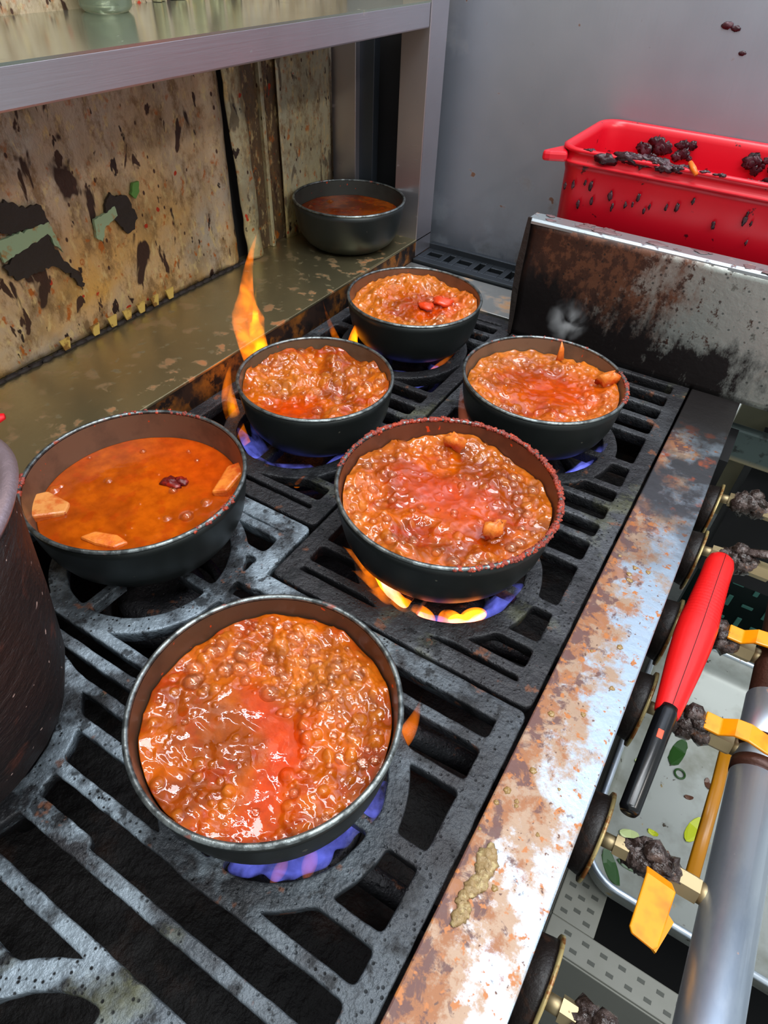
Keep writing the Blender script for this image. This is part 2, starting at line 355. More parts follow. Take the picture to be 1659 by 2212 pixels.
# ---------------------------------------------------------------- the setting
ns = Noise2(5)
FZ = -0.82
mb = MB(); mb.box(-0.9, 1.4, -0.9, 2.1, FZ-0.05, FZ)
k = MT('wet_dark_floor', lin((58, 62, 60)), 0.35); k.layer(k.ramp(k.noise(6, detail=6), 0.45, 0.65), lin((34, 38, 38)), 0.3); k.bump(k.noise(50), 0.002)
struct(mb.build('floor', k.m))
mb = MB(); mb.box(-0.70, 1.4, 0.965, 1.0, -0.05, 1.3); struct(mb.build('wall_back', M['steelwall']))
mb = MB(); mb.box(-0.70, -0.655, -0.9, 0.965, -0.05, 1.3)
struct(mb.build('wall_left', M['wallfoil']))

# foil facing on the left wall
th = thing('wall_foil_facing', (-0.626, 0.3, 0.03), 'grease stained silver foil facing peeling off the wall below the steel shelf', 'wall covering')
def crump(a, b):
    return 0.004*(ns.fbm(np.array(a*9.0), np.array(b*3.0), 1.0, 3)-0.5) + 0.003*(ns.fbm(np.array(a*30.0), np.array(b*9.0), 1.0, 3)-0.5)
def foil_disp(a, b):
    d = crump(a, b); e = max(0.0, (a-0.965)/0.035); return d + 0.007*math.sin(e*math.pi)
grid_sheet('foil_sheet', M['wallfoil'], (-0.628, -0.25, 0.031), (0, 0.905, 0), (0, 0, 0.27), 160, 50, foil_disp, th)
grid_sheet('torn_foil_edge', M['wallstrip'], (-0.622, 0.668, 0.031), (0.003, 0.028, 0), (0.0, -0.014, 0.27), 10, 60,
           lambda a, b: 0.006*math.sin(a*3.1)+0.004*(ns(np.array(a*2.0), np.array(b*14.0))-0.5), th)
DP = [(0.352, 0.190), (0.362, 0.183), (0.374, 0.178), (0.386, 0.176), (0.389, 0.158), (0.372, 0.160), (0.352, 0.160), (0.338, 0.163), (0.336, 0.18)]
DP2 = [(0.328, 0.134), (0.345, 0.142), (0.386, 0.152), (0.384, 0.14), (0.391, 0.122), (0.401, 0.108), (0.408, 0.09), (0.402, 0.088), (0.392, 0.107), (0.378, 0.119), (0.336, 0.118)]
DP3 = [(0.458, 0.158), (0.468, 0.168), (0.474, 0.162), (0.488, 0.160), (0.492, 0.15), (0.496, 0.134), (0.489, 0.124), (0.478, 0.122), (0.468, 0.138), (0.455, 0.148)]
GR1 = [(0.330, 0.158), (0.388, 0.160), (0.394, 0.128), (0.386, 0.140), (0.383, 0.15), (0.330, 0.138)]
GR2 = [(0.440, 0.148), (0.455, 0.150), (0.469, 0.154), (0.470, 0.144), (0.450, 0.136), (0.443, 0.124), (0.437, 0.130)]
GR3 = [(0.494, 0.160), (0.500, 0.170), (0.508, 0.170), (0.506, 0.160), (0.499, 0.154)]
def rough_poly(poly, amp, seed):
    rg_ = random.Random(seed); out = []
    for i in range(len(poly)):
        a, b = poly[i], poly[(i+1) % len(poly)]; L = math.hypot(b[0]-a[0], b[1]-a[1]); n = max(1, int(L/.0028))
        for q in range(n):
            t_ = q/n; nx_, ny_ = -(b[1]-a[1])/L, (b[0]-a[0])/L; d = rg_.gauss(0, amp) if q else 0
            out.append((a[0]+(b[0]-a[0])*t_+nx_*d, a[1]+(b[1]-a[1])*t_+ny_*d))
    return out
DP, DP2, DP3 = [rough_poly(p_, .0011, 5+i_) for i_, p_ in enumerate((DP, DP2, DP3))]
GR1, GR2, GR3 = [rough_poly(p_, .0005, 15+i_) for i_, p_ in enumerate((GR1, GR2, GR3))]
for poly in (DP, DP2, DP3):
    m2 = MB(); m2.prism(poly, -0.6262, -0.6232, 'x'); m2.build('charred_patch', M['char'], th, label='black charred patch in the foil')
for poly, mm, lb in ((GR1, 'green', 'pale green exposed patch'), (GR2, 'green', 'pale green exposed patch'), (GR3, 'brightgreen', 'bright green exposed patch')):
    m2 = MB(); m2.prism(poly, -0.6262, -0.6228, 'x'); m2.build('exposed_paint', M[mm], th, label=lb)
# dark burnt seam where foil meets ledge
rg = random.Random(3); m2 = MB()
for i in range(60):
    y = -0.2 + i*0.0145; m2.blob((-0.622, y, 0.031), 0.006, rg, (0.6, 1.5, 0.5), 8, 6)
m2.build('burnt_seam', M['char'], th, kind='stuff')
# small yellow foil tabs over the seam
rgt = random.Random(9)
tabs = MB()
for y in (0.36, 0.40, 0.425, 0.447, 0.468, 0.49, 0.515):
    yy = y; tabs.prism([(yy-0.006, 0.045), (yy+0.007, 0.046), (yy+0.004, 0.0335), (yy-0.003, 0.0335)], -0.6195, -0.6175, 'x')
k = MT('yellowed_foil', lin((190, 160, 84)), 0.45); k.layer(k.ramp(k.noise(90), 0.5, 0.6), lin((120, 84, 36))); tabs.build('foil_tabs', k.m, th, kind='stuff')

# recessed channels in the corner
th = thing('corner_trim_channel', (-0.626, 0.72, 0.03), 'brown stained metal trim channels in the corner left of the shelf post', 'metal trim')
m2 = MB(); m2.box(-0.652, -0.640, 0.655, 0.735, 0.02, 0.29); m2.build('recess_shade', M['black'], th)  # black box paints the shade inside the open gap
m2 = MB(); m2.box(-0.645, -0.632, 0.694, 0.742, 0.03, 0.29); m2.build('brown_channel', M['brown'], th, bevel=0.001)
m2 = MB(); m2.box(-0.640, -0.626, 0.727, 0.733, 0.03, 0.29); m2.build('channel_lip', M['wallstrip'], th, bevel=0.001)
m2 = MB(); m2.box(-0.645, -0.636, 0.742, 0.772, 0.03, 0.29); m2.build('rusty_channel', M['brown'], th, bevel=0.001)
th2 = thing('stained_wall_panel', (-0.63, 0.82, 0.03), 'pale grease spotted wall panel between corner trim and inner steel post', 'wall panel')
grid_sheet('panel_face', M['wallstrip'], (-0.630, 0.765, 0.03), (0, 0.118, 0), (0, 0, 0.262), 20, 30, lambda a, b: 0.3*crump(a, b)+0.004*math.sin(a*3.14), th2)
# inner posts in the dark corner
m2 = MB(); m2.box(-0.632, -0.590, 0.890, 0.905, 0.03, 0.292)
tag(m2.build('inner_steel_post', M['shelfsteel'], None, (-0.61, 0.9, 0.03), 0.001), 'narrow upright steel strip in the dark corner behind the small pot', 'post')
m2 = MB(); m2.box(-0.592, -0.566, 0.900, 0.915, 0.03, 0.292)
tag(m2.build('dark_corner_strip', plain('dark_grey_steel', (70, 76, 84), 0.4, 0.7), None, (-0.58, 0.9, 0.03), 0.001), 'dark grey upright strip beside the narrow steel strip in the corner', 'post')  # strip in one even dark grey
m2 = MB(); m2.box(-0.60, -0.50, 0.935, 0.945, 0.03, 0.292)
tag(m2.build('dark_gap_panel', M['black'], None, (-0.55, 0.94, 0.03)), 'black panel painting the dark gap behind the steel shelf post', 'panel')  # black sheet put where there is only a dark gap

# upper shelf with post
th = thing('steel_wall_shelf', (-0.47, 0.9, 0.03), 'brushed steel shelf with square corner post above the stove ledge', 'shelf')
m2 = MB(); m2.box(-0.655, -0.470, -0.5, 0.875, 0.3155, 0.3175); m2.build('shelf_top', M['shelftop'], th, label='mirror like shelf surface')
m2 = MB(); m2.box(-0.476, -0.470, -0.5, 0.875, 0.2905, 0.3170); m2.build('shelf_front_edge', M['shelfsteel'], th, bevel=0.0018)
m2 = MB(); m2.box(-0.64, -0.476, -0.5, 0.875, 0.305, 0.3155); m2.build('shelf_underside', M['black'], th)
m2 = MB(); m2.box(-0.512, -0.470, 0.878, 0.925, 0.004, 0.75); m2.build('corner_post', M['shelfsteel'], th, bevel=0.0012)
grid_sheet('crumpled_foil_strip', M['wallstrip'], (-0.652, 0.60, 0.318), (0, 0.14, 0), (0, 0, 0.3), 60, 6, lambda a, b: 0.006*math.sin(a*30)+0.003*math.sin(a*71), None, label='crumpled pale foil strip standing on the back of the steel shelf', category='foil')
m2 = MB(); m2.lathe([(0.02, 0.3178), (0.024, 0.322), (0.026, 0.36), (0.024, 0.362), (0.0235, 0.324), (0.0, 0.322)], (-0.625, 0.515, 0), 32, False)
k = MT('greenish_glass', lin((190, 200, 180)), 0.06); k.b.inputs['Transmission Weight'].default_value = 0.8; tag(m2.build('drinking_glass', k.m, None, (-0.625, 0.515, 0.318)), 'clear glass base just in view at the top on the steel shelf', 'glass')

# ledge
th = thing('steel_ledge', (-0.55, 0.3, 0.0), 'grease flecked steel ledge between foil covered wall and burners', 'ledge')
m2 = MB(); m2.box(-0.655, -0.470, -0.6, 0.925, 0.0265, 0.030); m2.build('ledge_top', M['ledge'], th, bevel=0.001)
m2 = MB(); m2.box(-0.475, -0.4705, -0.6, 0.925, -0.04, 0.0265); m2.build('ledge_face', M['ledgeface'], th, label='burnt brown vertical face')
m2 = MB(); m2.box(-0.655, -0.477, -0.6, 0.925, -0.75, 0.026); m2.build('ledge_body', M['black'], th)

# stove body
th = thing('gas_stove', (-0.25, 0.3, FZ), 'soot blackened stove box with drip tray below the iron grates', 'stove')
m2 = MB(); m2.box(-0.468, 0.034, -0.6, 0.86, FZ, -0.15); m2.build('cabinet', M['black'], th)
m2 = MB(); m2.box(-0.468, -0.016, -0.6, 0.86, -0.150, -0.142); m2.build('drip_tray', M['tray'], th)
m2 = MB(); m2.box(-0.468, -0.462, -0.6, 0.775, -0.142, -0.016); m2.box(-0.016, 0.0, -0.6, 0.775, -0.142, -0.006); m2.box(-0.468, 0.0, 0.779, 0.80, -0.142, -0.004)
m2.build('side_walls', M['tray'], th)
m2 = MB(); m2.box(-0.47, 0.22, 0.781, 0.866, -0.012, 0.0); k = steel('stained_back_top', (196, 196, 190), 0.35, (4, 1, 1), 0.0)
k.layer(k.ramp(k.noise(22, detail=5), 0.5, 0.62, 0, 0.8), lin((196, 142, 84)), 0.5, 0.2); m2.build('back_top', k.m, th, bevel=0.001, label='pale stained metal strip at the back')
# slotted strip
m2 = MB(); x = -0.47
m2.box(-0.47, 0.22, 0.870, 0.884, -0.012, 0.004); m2.box(-0.47, 0.22, 0.924, 0.934, -0.012, 0.012)
i = 0
while x < 0.20:
    m2.box(x, x+0.010, 0.884, 0.924, -0.012, 0.004); x += 0.010
    wd = 0.010 if i % 2 else 0.022
    if i % 2 == 0: m2.box(x, x+wd, 0.884, 0.897, -0.012, 0.004); m2.box(x, x+wd, 0.911, 0.924, -0.012, 0.004)
    else: m2.box(x, x+wd, 0.884, 0.891, -0.012, 0.004); m2.box(x, x+wd, 0.917, 0.924, -0.012, 0.004)
    x += wd; i += 1
k = steel('dark_slotted_metal', (86, 92, 98), 0.4, (1, 1, 1), 0.4); tag(m2.build('slotted_vent_strip', k.m, None, (-0.2, 0.9, -0.012), 0.001), 'dark slotted metal strip along the foot of the steel back wall', 'vent')

# front rail
th = thing('stove_front_rail', (0.008, 0.2, 0.0), 'flat steel front rail of the stove, mottled with rust and burnt spills', 'rail')
m2 = MB(); m2.box(-0.0180, 0.036, -0.6, 0.80, -0.003, 0.0); m2.box(0.0335, 0.036, -0.6, 0.80, -0.026, -0.003)
m2.build('rail_top', M['rail'], th, bevel=0.0012)
rg = random.Random(12); m2 = MB()
pts = [(-0.0015+rg.uniform(-.003, .003), 0.112+t*0.003) for t in range(15)]
for i, (x, y) in enumerate(pts): m2.blob((x-0.0045+i*0.0002, y, 0.0005), rg.uniform(.003, .0058)*(1 if i > 5 else .7), rg, (1, 1.1, 0.5))
k = MT('tan_cooked_residue', lin((150, 124, 84)), 0.4); k.layer(k.ramp(k.noise(160), 0.5, 0.6), lin((186, 166, 120))); k.bump(k.noise(300), 0.001)
m2.build('cooked_residue', k.m, th, kind='stuff')
m2 = MB()
for i in range(20):
    m2.blob((rg.uniform(-0.015, 0.03)*0.9-0.003*(i % 3), rg.uniform(0.1, 0.46), 0.0), rg.uniform(.0008, .0024), rg, (1, 1, 0.45))
m2.build('dried_drops', plain('dried_amber_drops', (150, 120, 74), 0.15), th, kind='stuff')

# splash plate
th = thing('splash_guard_plate', (-0.1, 0.745, 0.0), 'upright steel splash plate burnt black and rust brown, in front of red bin', 'metal plate')
grid_sheet('plate_sheet', M['plate'], (-0.250, 0.745, 0.0), (0.50, 0, 0), (0, 0, 0.14), 60, 20,
           lambda a, b: -0.0015*math.sin(b*9)*max(0, 1-a*9)+0.001*math.sin(a*6), th, 0.0015)
m2 = MB()
N = 40
for i in range(N):
    x0 = -0.254+i*0.504/N; x1 = x0+0.504/N
    prof = [(0.7445, 0.1385), (0.7445, 0.1415), (0.748, 0.1435), (0.772, 0.1425), (0.774, 0.139), (0.772, 0.1385), (0.748, 0.141), (0.7465, 0.1385)]
    if i == 0: m2.add([(x, y, z) for x in (-0.254, 0.25) for y, z in prof], [(j, (j+1) % 8, 8+(j+1) % 8, 8+j) for j in range(8)]+[tuple(range(8))[::-1], tuple(range(8, 16))])
m2.build('folded_top_flange', M['flange'], th, label='bright scorched folded top edge')
m2 = MB(); rg = random.Random(5)
for i in range(16):
    x = rg.uniform(-0.25, 0.05); m2.blob((x, rg.uniform(0.748, 0.768), 0.1435), rg.uniform(.0015, .005), rg, (1.7, 1, 0.25))
for x, r in ((-0.19, .006), (-0.168, .008), (-0.11, .006)): m2.blob((x, 0.757, 0.1435), r, rg, (1.8, 0.9, 0.25))
m2.build('burnt_flakes', plain('burnt_flakes', (112, 86, 88), 0.5, 0, 0.001, 200), th, kind='stuff')
m2 = MB(); m2.prism([(-0.2535, 0.0), (-0.2575, 0.05), (-0.2585, 0.09), (-0.254, 0.145), (-0.2500, 0.145), (-0.250, 0.0)], 0.7435, 0.7465, 'y'); m2.build('charred_side_edge', M['char'], th)

# ---------------------------------------------------------------- red bin
def rrect(x0, x1, y0, y1, r, n=8):
    P = []
    for cx, cy, a0 in ((x1-r, y0+r, -90), (x1-r, y1-r, 0), (x0+r, y1-r, 90), (x0+r, y0+r, 180)):
        for i in range(n+1):
            a = math.radians(a0+90*i/n); P.append((cx+r*math.cos(a), cy+r*math.sin(a)))
    return P
th = thing('red_plastic_bin', (-0.04, 0.87, 0.0), 'red rectangular plastic bin with dark sauce smears behind the splash plate', 'bin')
def loft(rings, close_bottom=True):
    m = MB(); v = []; n = len(rings[0][0])
    for P, z in rings: v += [(a, b, z) for a, b in P]
    f = []
    for kx in range(len(rings)-1):
        for i in range(n): j = (i+1) % n; f.append((kx*n+i, kx*n+j, (kx+1)*n+j, (kx+1)*n+i))
    if close_bottom: f.append(tuple(range(n))); f.append(tuple(range((len(rings)-1)*n, len(rings)*n)))
    m.add(v, f, True); return m
bx0, bx1, by0, by1 = -0.250, 0.16, 0.787, 0.960
def off(d, z): return (rrect(bx0+d, bx1-d, by0+d, by1-d, max(.028-d*.5, .008)), z)
rings = [off(0.016, 0.0125), off(0.012, 0.017), off(0.0055, 0.185), off(0.004, 0.190), off(0.004, 0.195), off(-0.001, 0.196), off(-0.0015, 0.198), off(0.002, 0.199), off(0.003, 0.206), off(0.0, 0.208), off(0.0, 0.2105), off(0.003, 0.212), off(0.007, 0.2105), off(0.009, 0.203), off(0.0085, 0.18), off(0.018, 0.022)]
loft(rings).build('bin_body', M['bin'], th)
m2 = MB(); m2.prism([(-0.2635, 0.783), (-0.262, 0.776), (-0.254, 0.778), (-0.236, 0.787), (-0.246, 0.812), (-0.252, 0.815)], 0.196, 0.2065); m2.build('corner_lip', M['bin'], th, bevel=0.003)
rg = random.Random(21); m2 = MB()
for i in range(26):
    x = rg.gauss(-0.155, 0.026); m2.blob((x, 0.7895+rg.uniform(-.003, .004), 0.211+rg.uniform(-.004, .001)-(0.004 if x < -.18 else 0)), rg.uniform(.002, .0055), rg, (2.2, 0.7, 0.8), jit=.5)
for i in range(14):
    m2.blob((rg.uniform(-0.23, 0.0), 0.789+rg.uniform(-.003, .003), 0.2115), rg.uniform(.001, .0022), rg, (2.2, 0.8, 0.7), jit=.5)
for cx_, cz_, n_, sp in ((-.175, .192, 9, .010), (-.140, .190, 7, .008), (-.062, .190, 7, .006), (-.03, .186, 8, .008), (-.19, .165, 6, .01)):
    for i in range(n_): m2.blob((cx_+rg.gauss(0, sp), 0.9475, cz_+rg.gauss(0, sp*.7)), rg.uniform(.0018, .0052), rg, (1.6, .15, 1.2), jit=.6)
for i in range(14): m2.blob((rg.gauss(-0.045, .014), 0.797, 0.204+rg.uniform(-.004, .002)), rg.uniform(.003, .006), rg, (1.7, .3, 1), jit=.5)
for i in range(24): m2.blob((rg.uniform(-.235, -.02), 0.7905, 0.185-abs(rg.gauss(0, .025))), rg.uniform(.0008, .0026), rg, (.8, .3, 1.6), jit=.5)
m2.build('sauce_smears', M['gunk'], th, kind='stuff')
m2 = MB(); m2.tube([(-0.108, 0.795, 0.216), (-0.102, 0.787, 0.213), (-0.097, 0.783, 0.209)], [.0025, .003, .0022], 8)
tag(m2.build('carrot_scrap', plain('carrot_orange', (232, 110, 24), 0.3), None, (-0.1, 0.79, 0.213)), 'small orange carrot scrap stuck to the rim of the red bin', 'food scrap')
m2 = MB(); rg = random.Random(8)
for x, z, r in ((-.11, .285, .004), (-.10, .283, .003), (-.055, .287, .003), (-.085, .262, .0025), (-.03, .272, .002)): m2.blob((x-.03, .9645, z+.03), r, rg, (1.6, .3, .8))
tag(m2.build('wall_splatter', M['gunk'], None, (-.1, .964, .29)), 'dark dried sauce splatter on the steel wall above the red bin', 'stain', kind='stuff')

# ---------------------------------------------------------------- grates
def smin(a, b, k):
    h = np.clip(0.5+0.5*(b-a)/k, 0, 1); return b*(1-h)+a*h-k*h*(1-h)
def rect_sd(X, Y, x0, x1, y0, y1, r=0.006):
    dx = np.abs(X-(x0+x1)/2)-(x1-x0)/2+r; dy = np.abs(Y-(y0+y1)/2)-(y1-y0)/2+r
    return np.minimum(np.maximum(dx, dy), 0)+np.hypot(np.maximum(dx, 0), np.maximum(dy, 0))-r
def grate(name, rects, bars, rings, mat, label, seed, border=0.0165, h=0.0018):
    x0 = min(r[0] for r in rects)-0.004; x1 = max(r[1] for r in rects)+0.004; y0 = min(r[2] for r in rects)-0.004; y1 = max(r[3] for r in rects)+0.004
    nx = int((x1-x0)/h); ny = int((y1-y0)/h); nz = Noise2(seed)
    def F(X, Y):
        sd = None
        for r in rects:
            q = rect_sd(X, Y, *r); sd = q if sd is None else np.minimum(sd, q)
        frame = np.abs(sd+border/2)-border/2
        B = frame
        for b in bars:
            yb, bx0_, bx1_ = b[:3]; d = np.maximum(np.abs(Y-yb)-0.0042, np.maximum(bx0_-X, X-bx1_)); B = smin(B, d, 0.005)
        for (cx, cy) in rings:
            dd = np.hypot(X-cx, Y-cy)
            fing = None
            for (ax, ay) in ((1, 0), (-1, 0), (0, 1), (0, -1)):
                u = (X-cx)*ax+(Y-cy)*ay; vv = np.abs((X-cx)*ay-(Y-cy)*ax)
                g = np.maximum(vv-0.0042, np.maximum(0.030-u, u-0.075)); fing = g if fing is None else np.minimum(fing, g)
                if ax:
                    g2 = np.maximum(vv-0.005, np.maximum(0.060-u, u-0.13)); g2 = np.maximum(g2, sd); B = smin(B, g2, 0.004)
            ring = np.abs(dd-0.0725)-0.0072
            B = smin(B, ring, 0.004); B = np.maximum(B, 0.0653-dd); B = smin(B, fing, 0.005)
        B = np.maximum(B, sd)
        return B+0.0009*(nz.fbm(X*1000, Y*1000, 0.12, 3)-0.5)
    xs = x0+np.arange(nx+1)*h; ys = y0+np.arange(ny+1)*h
    X, Y = np.meshgrid(xs, ys, indexing='ij'); D = F(X, Y); iso = -0.0008; G = D-iso
    verts = []; vid = {}; faces = []
    def corner(i, j):
        kx = ('c', i, j)
        if kx not in vid: vid[kx] = len(verts); verts.append((xs[i], ys[j]))
        return vid[kx]
    def edge(i, j, i2, j2):
        kx = ('e', min((i, j), (i2, j2)), max((i, j), (i2, j2)))
        if kx not in vid:
            a = G[i, j]; b = G[i2, j2]; t = a/(a-b); t = min(max(t, 0.02), 0.98)
            vid[kx] = len(verts); verts.append((xs[i]+(xs[i2]-xs[i])*t, ys[j]+(ys[j2]-ys[j])*t))
        return vid[kx]
    bedges = []
    ins = G < 0
    cnt = ins[:-1, :-1].astype(int)+ins[1:, :-1]+ins[1:, 1:]+ins[:-1, 1:]
    for i, j in zip(*np.nonzero(cnt)):
        cs = [(i, j), (i+1, j), (i+1, j+1), (i, j+1)]
        poly = []
        for a in range(4):
            p = cs[a]; q = cs[(a+1) % 4]
            if ins[p]: poly.append((corner(*p), 0))
            if ins[p] != ins[q]: poly.append((edge(p[0], p[1], q[0], q[1]), 1 if ins[p] else 2))
        if len(poly) >= 3: faces.append(tuple(v for v, _ in poly))
        for a in range(len(poly)):
            if poly[a][1] == 1 and poly[(a+1) % len(poly)][1] == 2: bedges.append((poly[a][0], poly[(a+1) % len(poly)][0]))
    V = np.array(verts); n = len(V)
    Z = 0.0008*(nz.fbm(V[:, 0]*1000, V[:, 1]*1000, 0.05, 3)-0.5)-0.0006
    out = [np.column_stack([V, Z])]
    bset = sorted(set(sum(bedges, ())))
    bi = {v: kx for kx, v in enumerate(bset)}
    BV = V[bset]; e = 0.0006
    gx = (F(BV[:, 0]+e, BV[:, 1])-F(BV[:, 0]-e, BV[:, 1])); gy = (F(BV[:, 0], BV[:, 1]+e)-F(BV[:, 0], BV[:, 1]-e)); L = np.hypot(gx, gy)+1e-9
    rows = [(0.0007, -0.0012), (0.0009, -0.003), (-0.0005, -0.013), (-0.0015, -0.0145)]
    idx = [bset]
    cur = n
    for d, z in rows:
        P2 = np.column_stack([BV[:, 0]+gx/L*d, BV[:, 1]+gy/L*d, np.full(len(BV), z)]); out.append(P2); idx.append(list(range(cur, cur+len(BV)))); cur += len(BV)
    for a, b in bedges:
        ia, ib = bi[a], bi[b]
        for r in range(len(rows)): faces.append((idx[r][ia], idx[r+1][ia], idx[r+1][ib], idx[r][ib]))
    m2 = MB(); m2.add([tuple(p) for p in np.vstack(out)], faces, True)
    c = ((x0+x1)/2, (y0+y1)/2, -0.014)
    return tag(m2.build(name, mat, None, c), label, 'grate')
W0, W1 = -0.466, -0.0205
A = lambda ys_, a=W0, b=W1: [(y, a, b) for y in ys_]
RA = (-0.137, 0.128); RB = (-0.133, 0.345); RF = (-0.135, 0.560); RC = (-0.345, 0.212); RD = (-0.350, 0.424); RE = (-0.350, 0.640); RL = (-0.335, 0.030); RK = (-0.133, -0.082)
grate('stove_grate', [(W0, W1, -0.30, 0.2485), (W0, -0.2515, 0.10, 0.3115)],
      A((-0.24, -0.215, -0.19, -0.165, -0.03, -0.003, 0.026, 0.053, 0.080)) + A((0.1, 0.118, 0.135, 0.262, 0.289), W0, -0.2)+A((0.179, 0.212), -0.26, W1)+A((0.235,), W0, -0.25),
      [RA, RC, RL, RK], GRATE_F, 'ash grey cast iron grate nearest the camera, under the front pot', 2)
grate('stove_grate', [(-0.2485, W1, 0.2515, 0.775)], A((0.277, 0.304, 0.404, 0.4375, 0.4635, 0.4915, 0.518, 0.621, 0.654, 0.684, 0.714, 0.742), -0.2485),
      [RB, RF], GRATE_B, 'dark cast iron grate beside the far rail, under two boiling pots', 3)
grate('stove_grate', [(W0, -0.2515, 0.3145, 0.775)], A((0.340, 0.367, 0.478, 0.506, 0.532, 0.558, 0.70, 0.725, 0.75), W0, -0.2515),
      [RD, RE], GRATE_B, 'dark cast iron grate against the ledge under the two small far pots', 4)

# ---------------------------------------------------------------- burners
def burner(c, ydisc, where):
    x, y = c; t = thing('gas_burner', (x, y, -0.142), where, 'burner', 'gas burners under the grates')
    m = MB(); m.lathe([(0.030, -0.075), (0.036, -0.068), (0.038, -0.050), (0.033, -0.043), (0.022, -0.040), (0.018, -0.044), (0.0, -0.046)], (x, y, 0), 40, True); m.build('burner_head', BURN, t)
    m = MB(); m.lathe([(0.046, -0.062), (0.053, -0.060), (0.053, -0.050), (0.046, -0.048), (0.046, -0.062)], (x, y, 0), 40, False)
    for a in range(4): m.box(0.03, 0.05, -0.004, 0.004, -0.06, -0.052, Matrix.Translation((x, y, 0)) @ Matrix.Rotation(a*math.pi/2+.4, 4, 'Z'))
    m.build('burner_ring', BURN, t)
    m = MB(); m.lathe([(0.012, -0.142), (0.012, -0.07)], (x, y, 0), 16); m.build('burner_stem', BURN, t)
    if ydisc is not None:
        m = MB(); m.tube([(x, y, -0.095), (x+0.04, y+(ydisc-y)*.5, -0.098), (-0.015, ydisc, -0.098)], 0.009, 12); m.build('gas_tube', BURN, t)
burner(RA, 0.13, 'black gas burner alight beneath the front pot')
burner(RB, 0.367, 'black gas burner burning orange beneath the large crusted centre pot')
burner(RF, 0.57, 'black gas burner beneath the pot before the splash plate')
burner(RC, 0.243, 'unlit black gas burner beneath the calm left pot')
burner(RD, None, 'black gas burner beneath the small middle pot by the ledge')
burner(RE, None, 'black gas burner beneath the rearmost pot on the stove')
burner(RL, None, 'black gas burner beneath the brown crusted stock pot')
burner(RK, None, 'unlit black gas burner under the bare grate ring at the bottom left')

# ---------------------------------------------------------------- pots and stews
def pot(cx, cy, R, h, z0, i, label, inside=(96, 62, 44), crust=None, rimmat=None, base=0.0):
    t = thing('cooking_pot', (cx, cy, z0), label, 'pot')
    om, im = pot_mats(i, inside); zb = z0+0.0005
    prof = [(0.0, 0), (.50, 0), (.60, .012), (.70, .05), (.80, .14), (.88, .28), (.935, .45), (.965, .65), (.985, .85), (.995, .965)]
    m = MB(); m.lathe([(max(a, .001)*R, zb+b*h) for a, b in prof]+[(R*0.975, zb+h*.965), (R*.96, zb+h*.82)], (cx, cy, 0), 96, False); m.build('pot_body', om, t)
    ip = [(.975, .97), (.962, .85), (.945, .65), (.91, .45), (.85, .28), (.77, .15), (.6, .07), (.3, .06), (.001, .06)]
    m = MB(); m.lathe([(a*R-0.0012, zb+b*h) for a, b in ip[:-1]]+[(0.0005, zb+.06*h)], (cx, cy, 0), 96, False); m.build('pot_lining', im, t, label='inner lining with stew reflection painted brown')
    m = MB(); rr = 0.0016; pr = []
    for q in range(9):
        a = 2*math.pi*q/8; pr.append((R-0.0014+rr*1.15*math.cos(a), zb+h-0.0012+rr*math.sin(a)))
    m.lathe(pr, (cx, cy, 0), 128, False); m.build('pot_rim', rimmat or M['rim'], t, label='worn bright metal rim')
    if crust:
        rg = random.Random(i); m = MB()
        for (a0, a1, n, s_) in crust:
            for q in range(n):
                a = math.radians(rg.uniform(a0, a1)); r_ = R-0.0012+rg.uniform(-.0015, .0015)
                m.blob((cx+r_*math.cos(a), cy+r_*math.sin(a), zb+h-0.0004+rg.uniform(-.0015, .0003)), rg.uniform(.0009, .0021)*s_, rg, (1, 1, .8), 8, 6)
        m.build('sauce_crust', M['crust'], t, kind='stuff', label='red dried sauce crust')
    return t

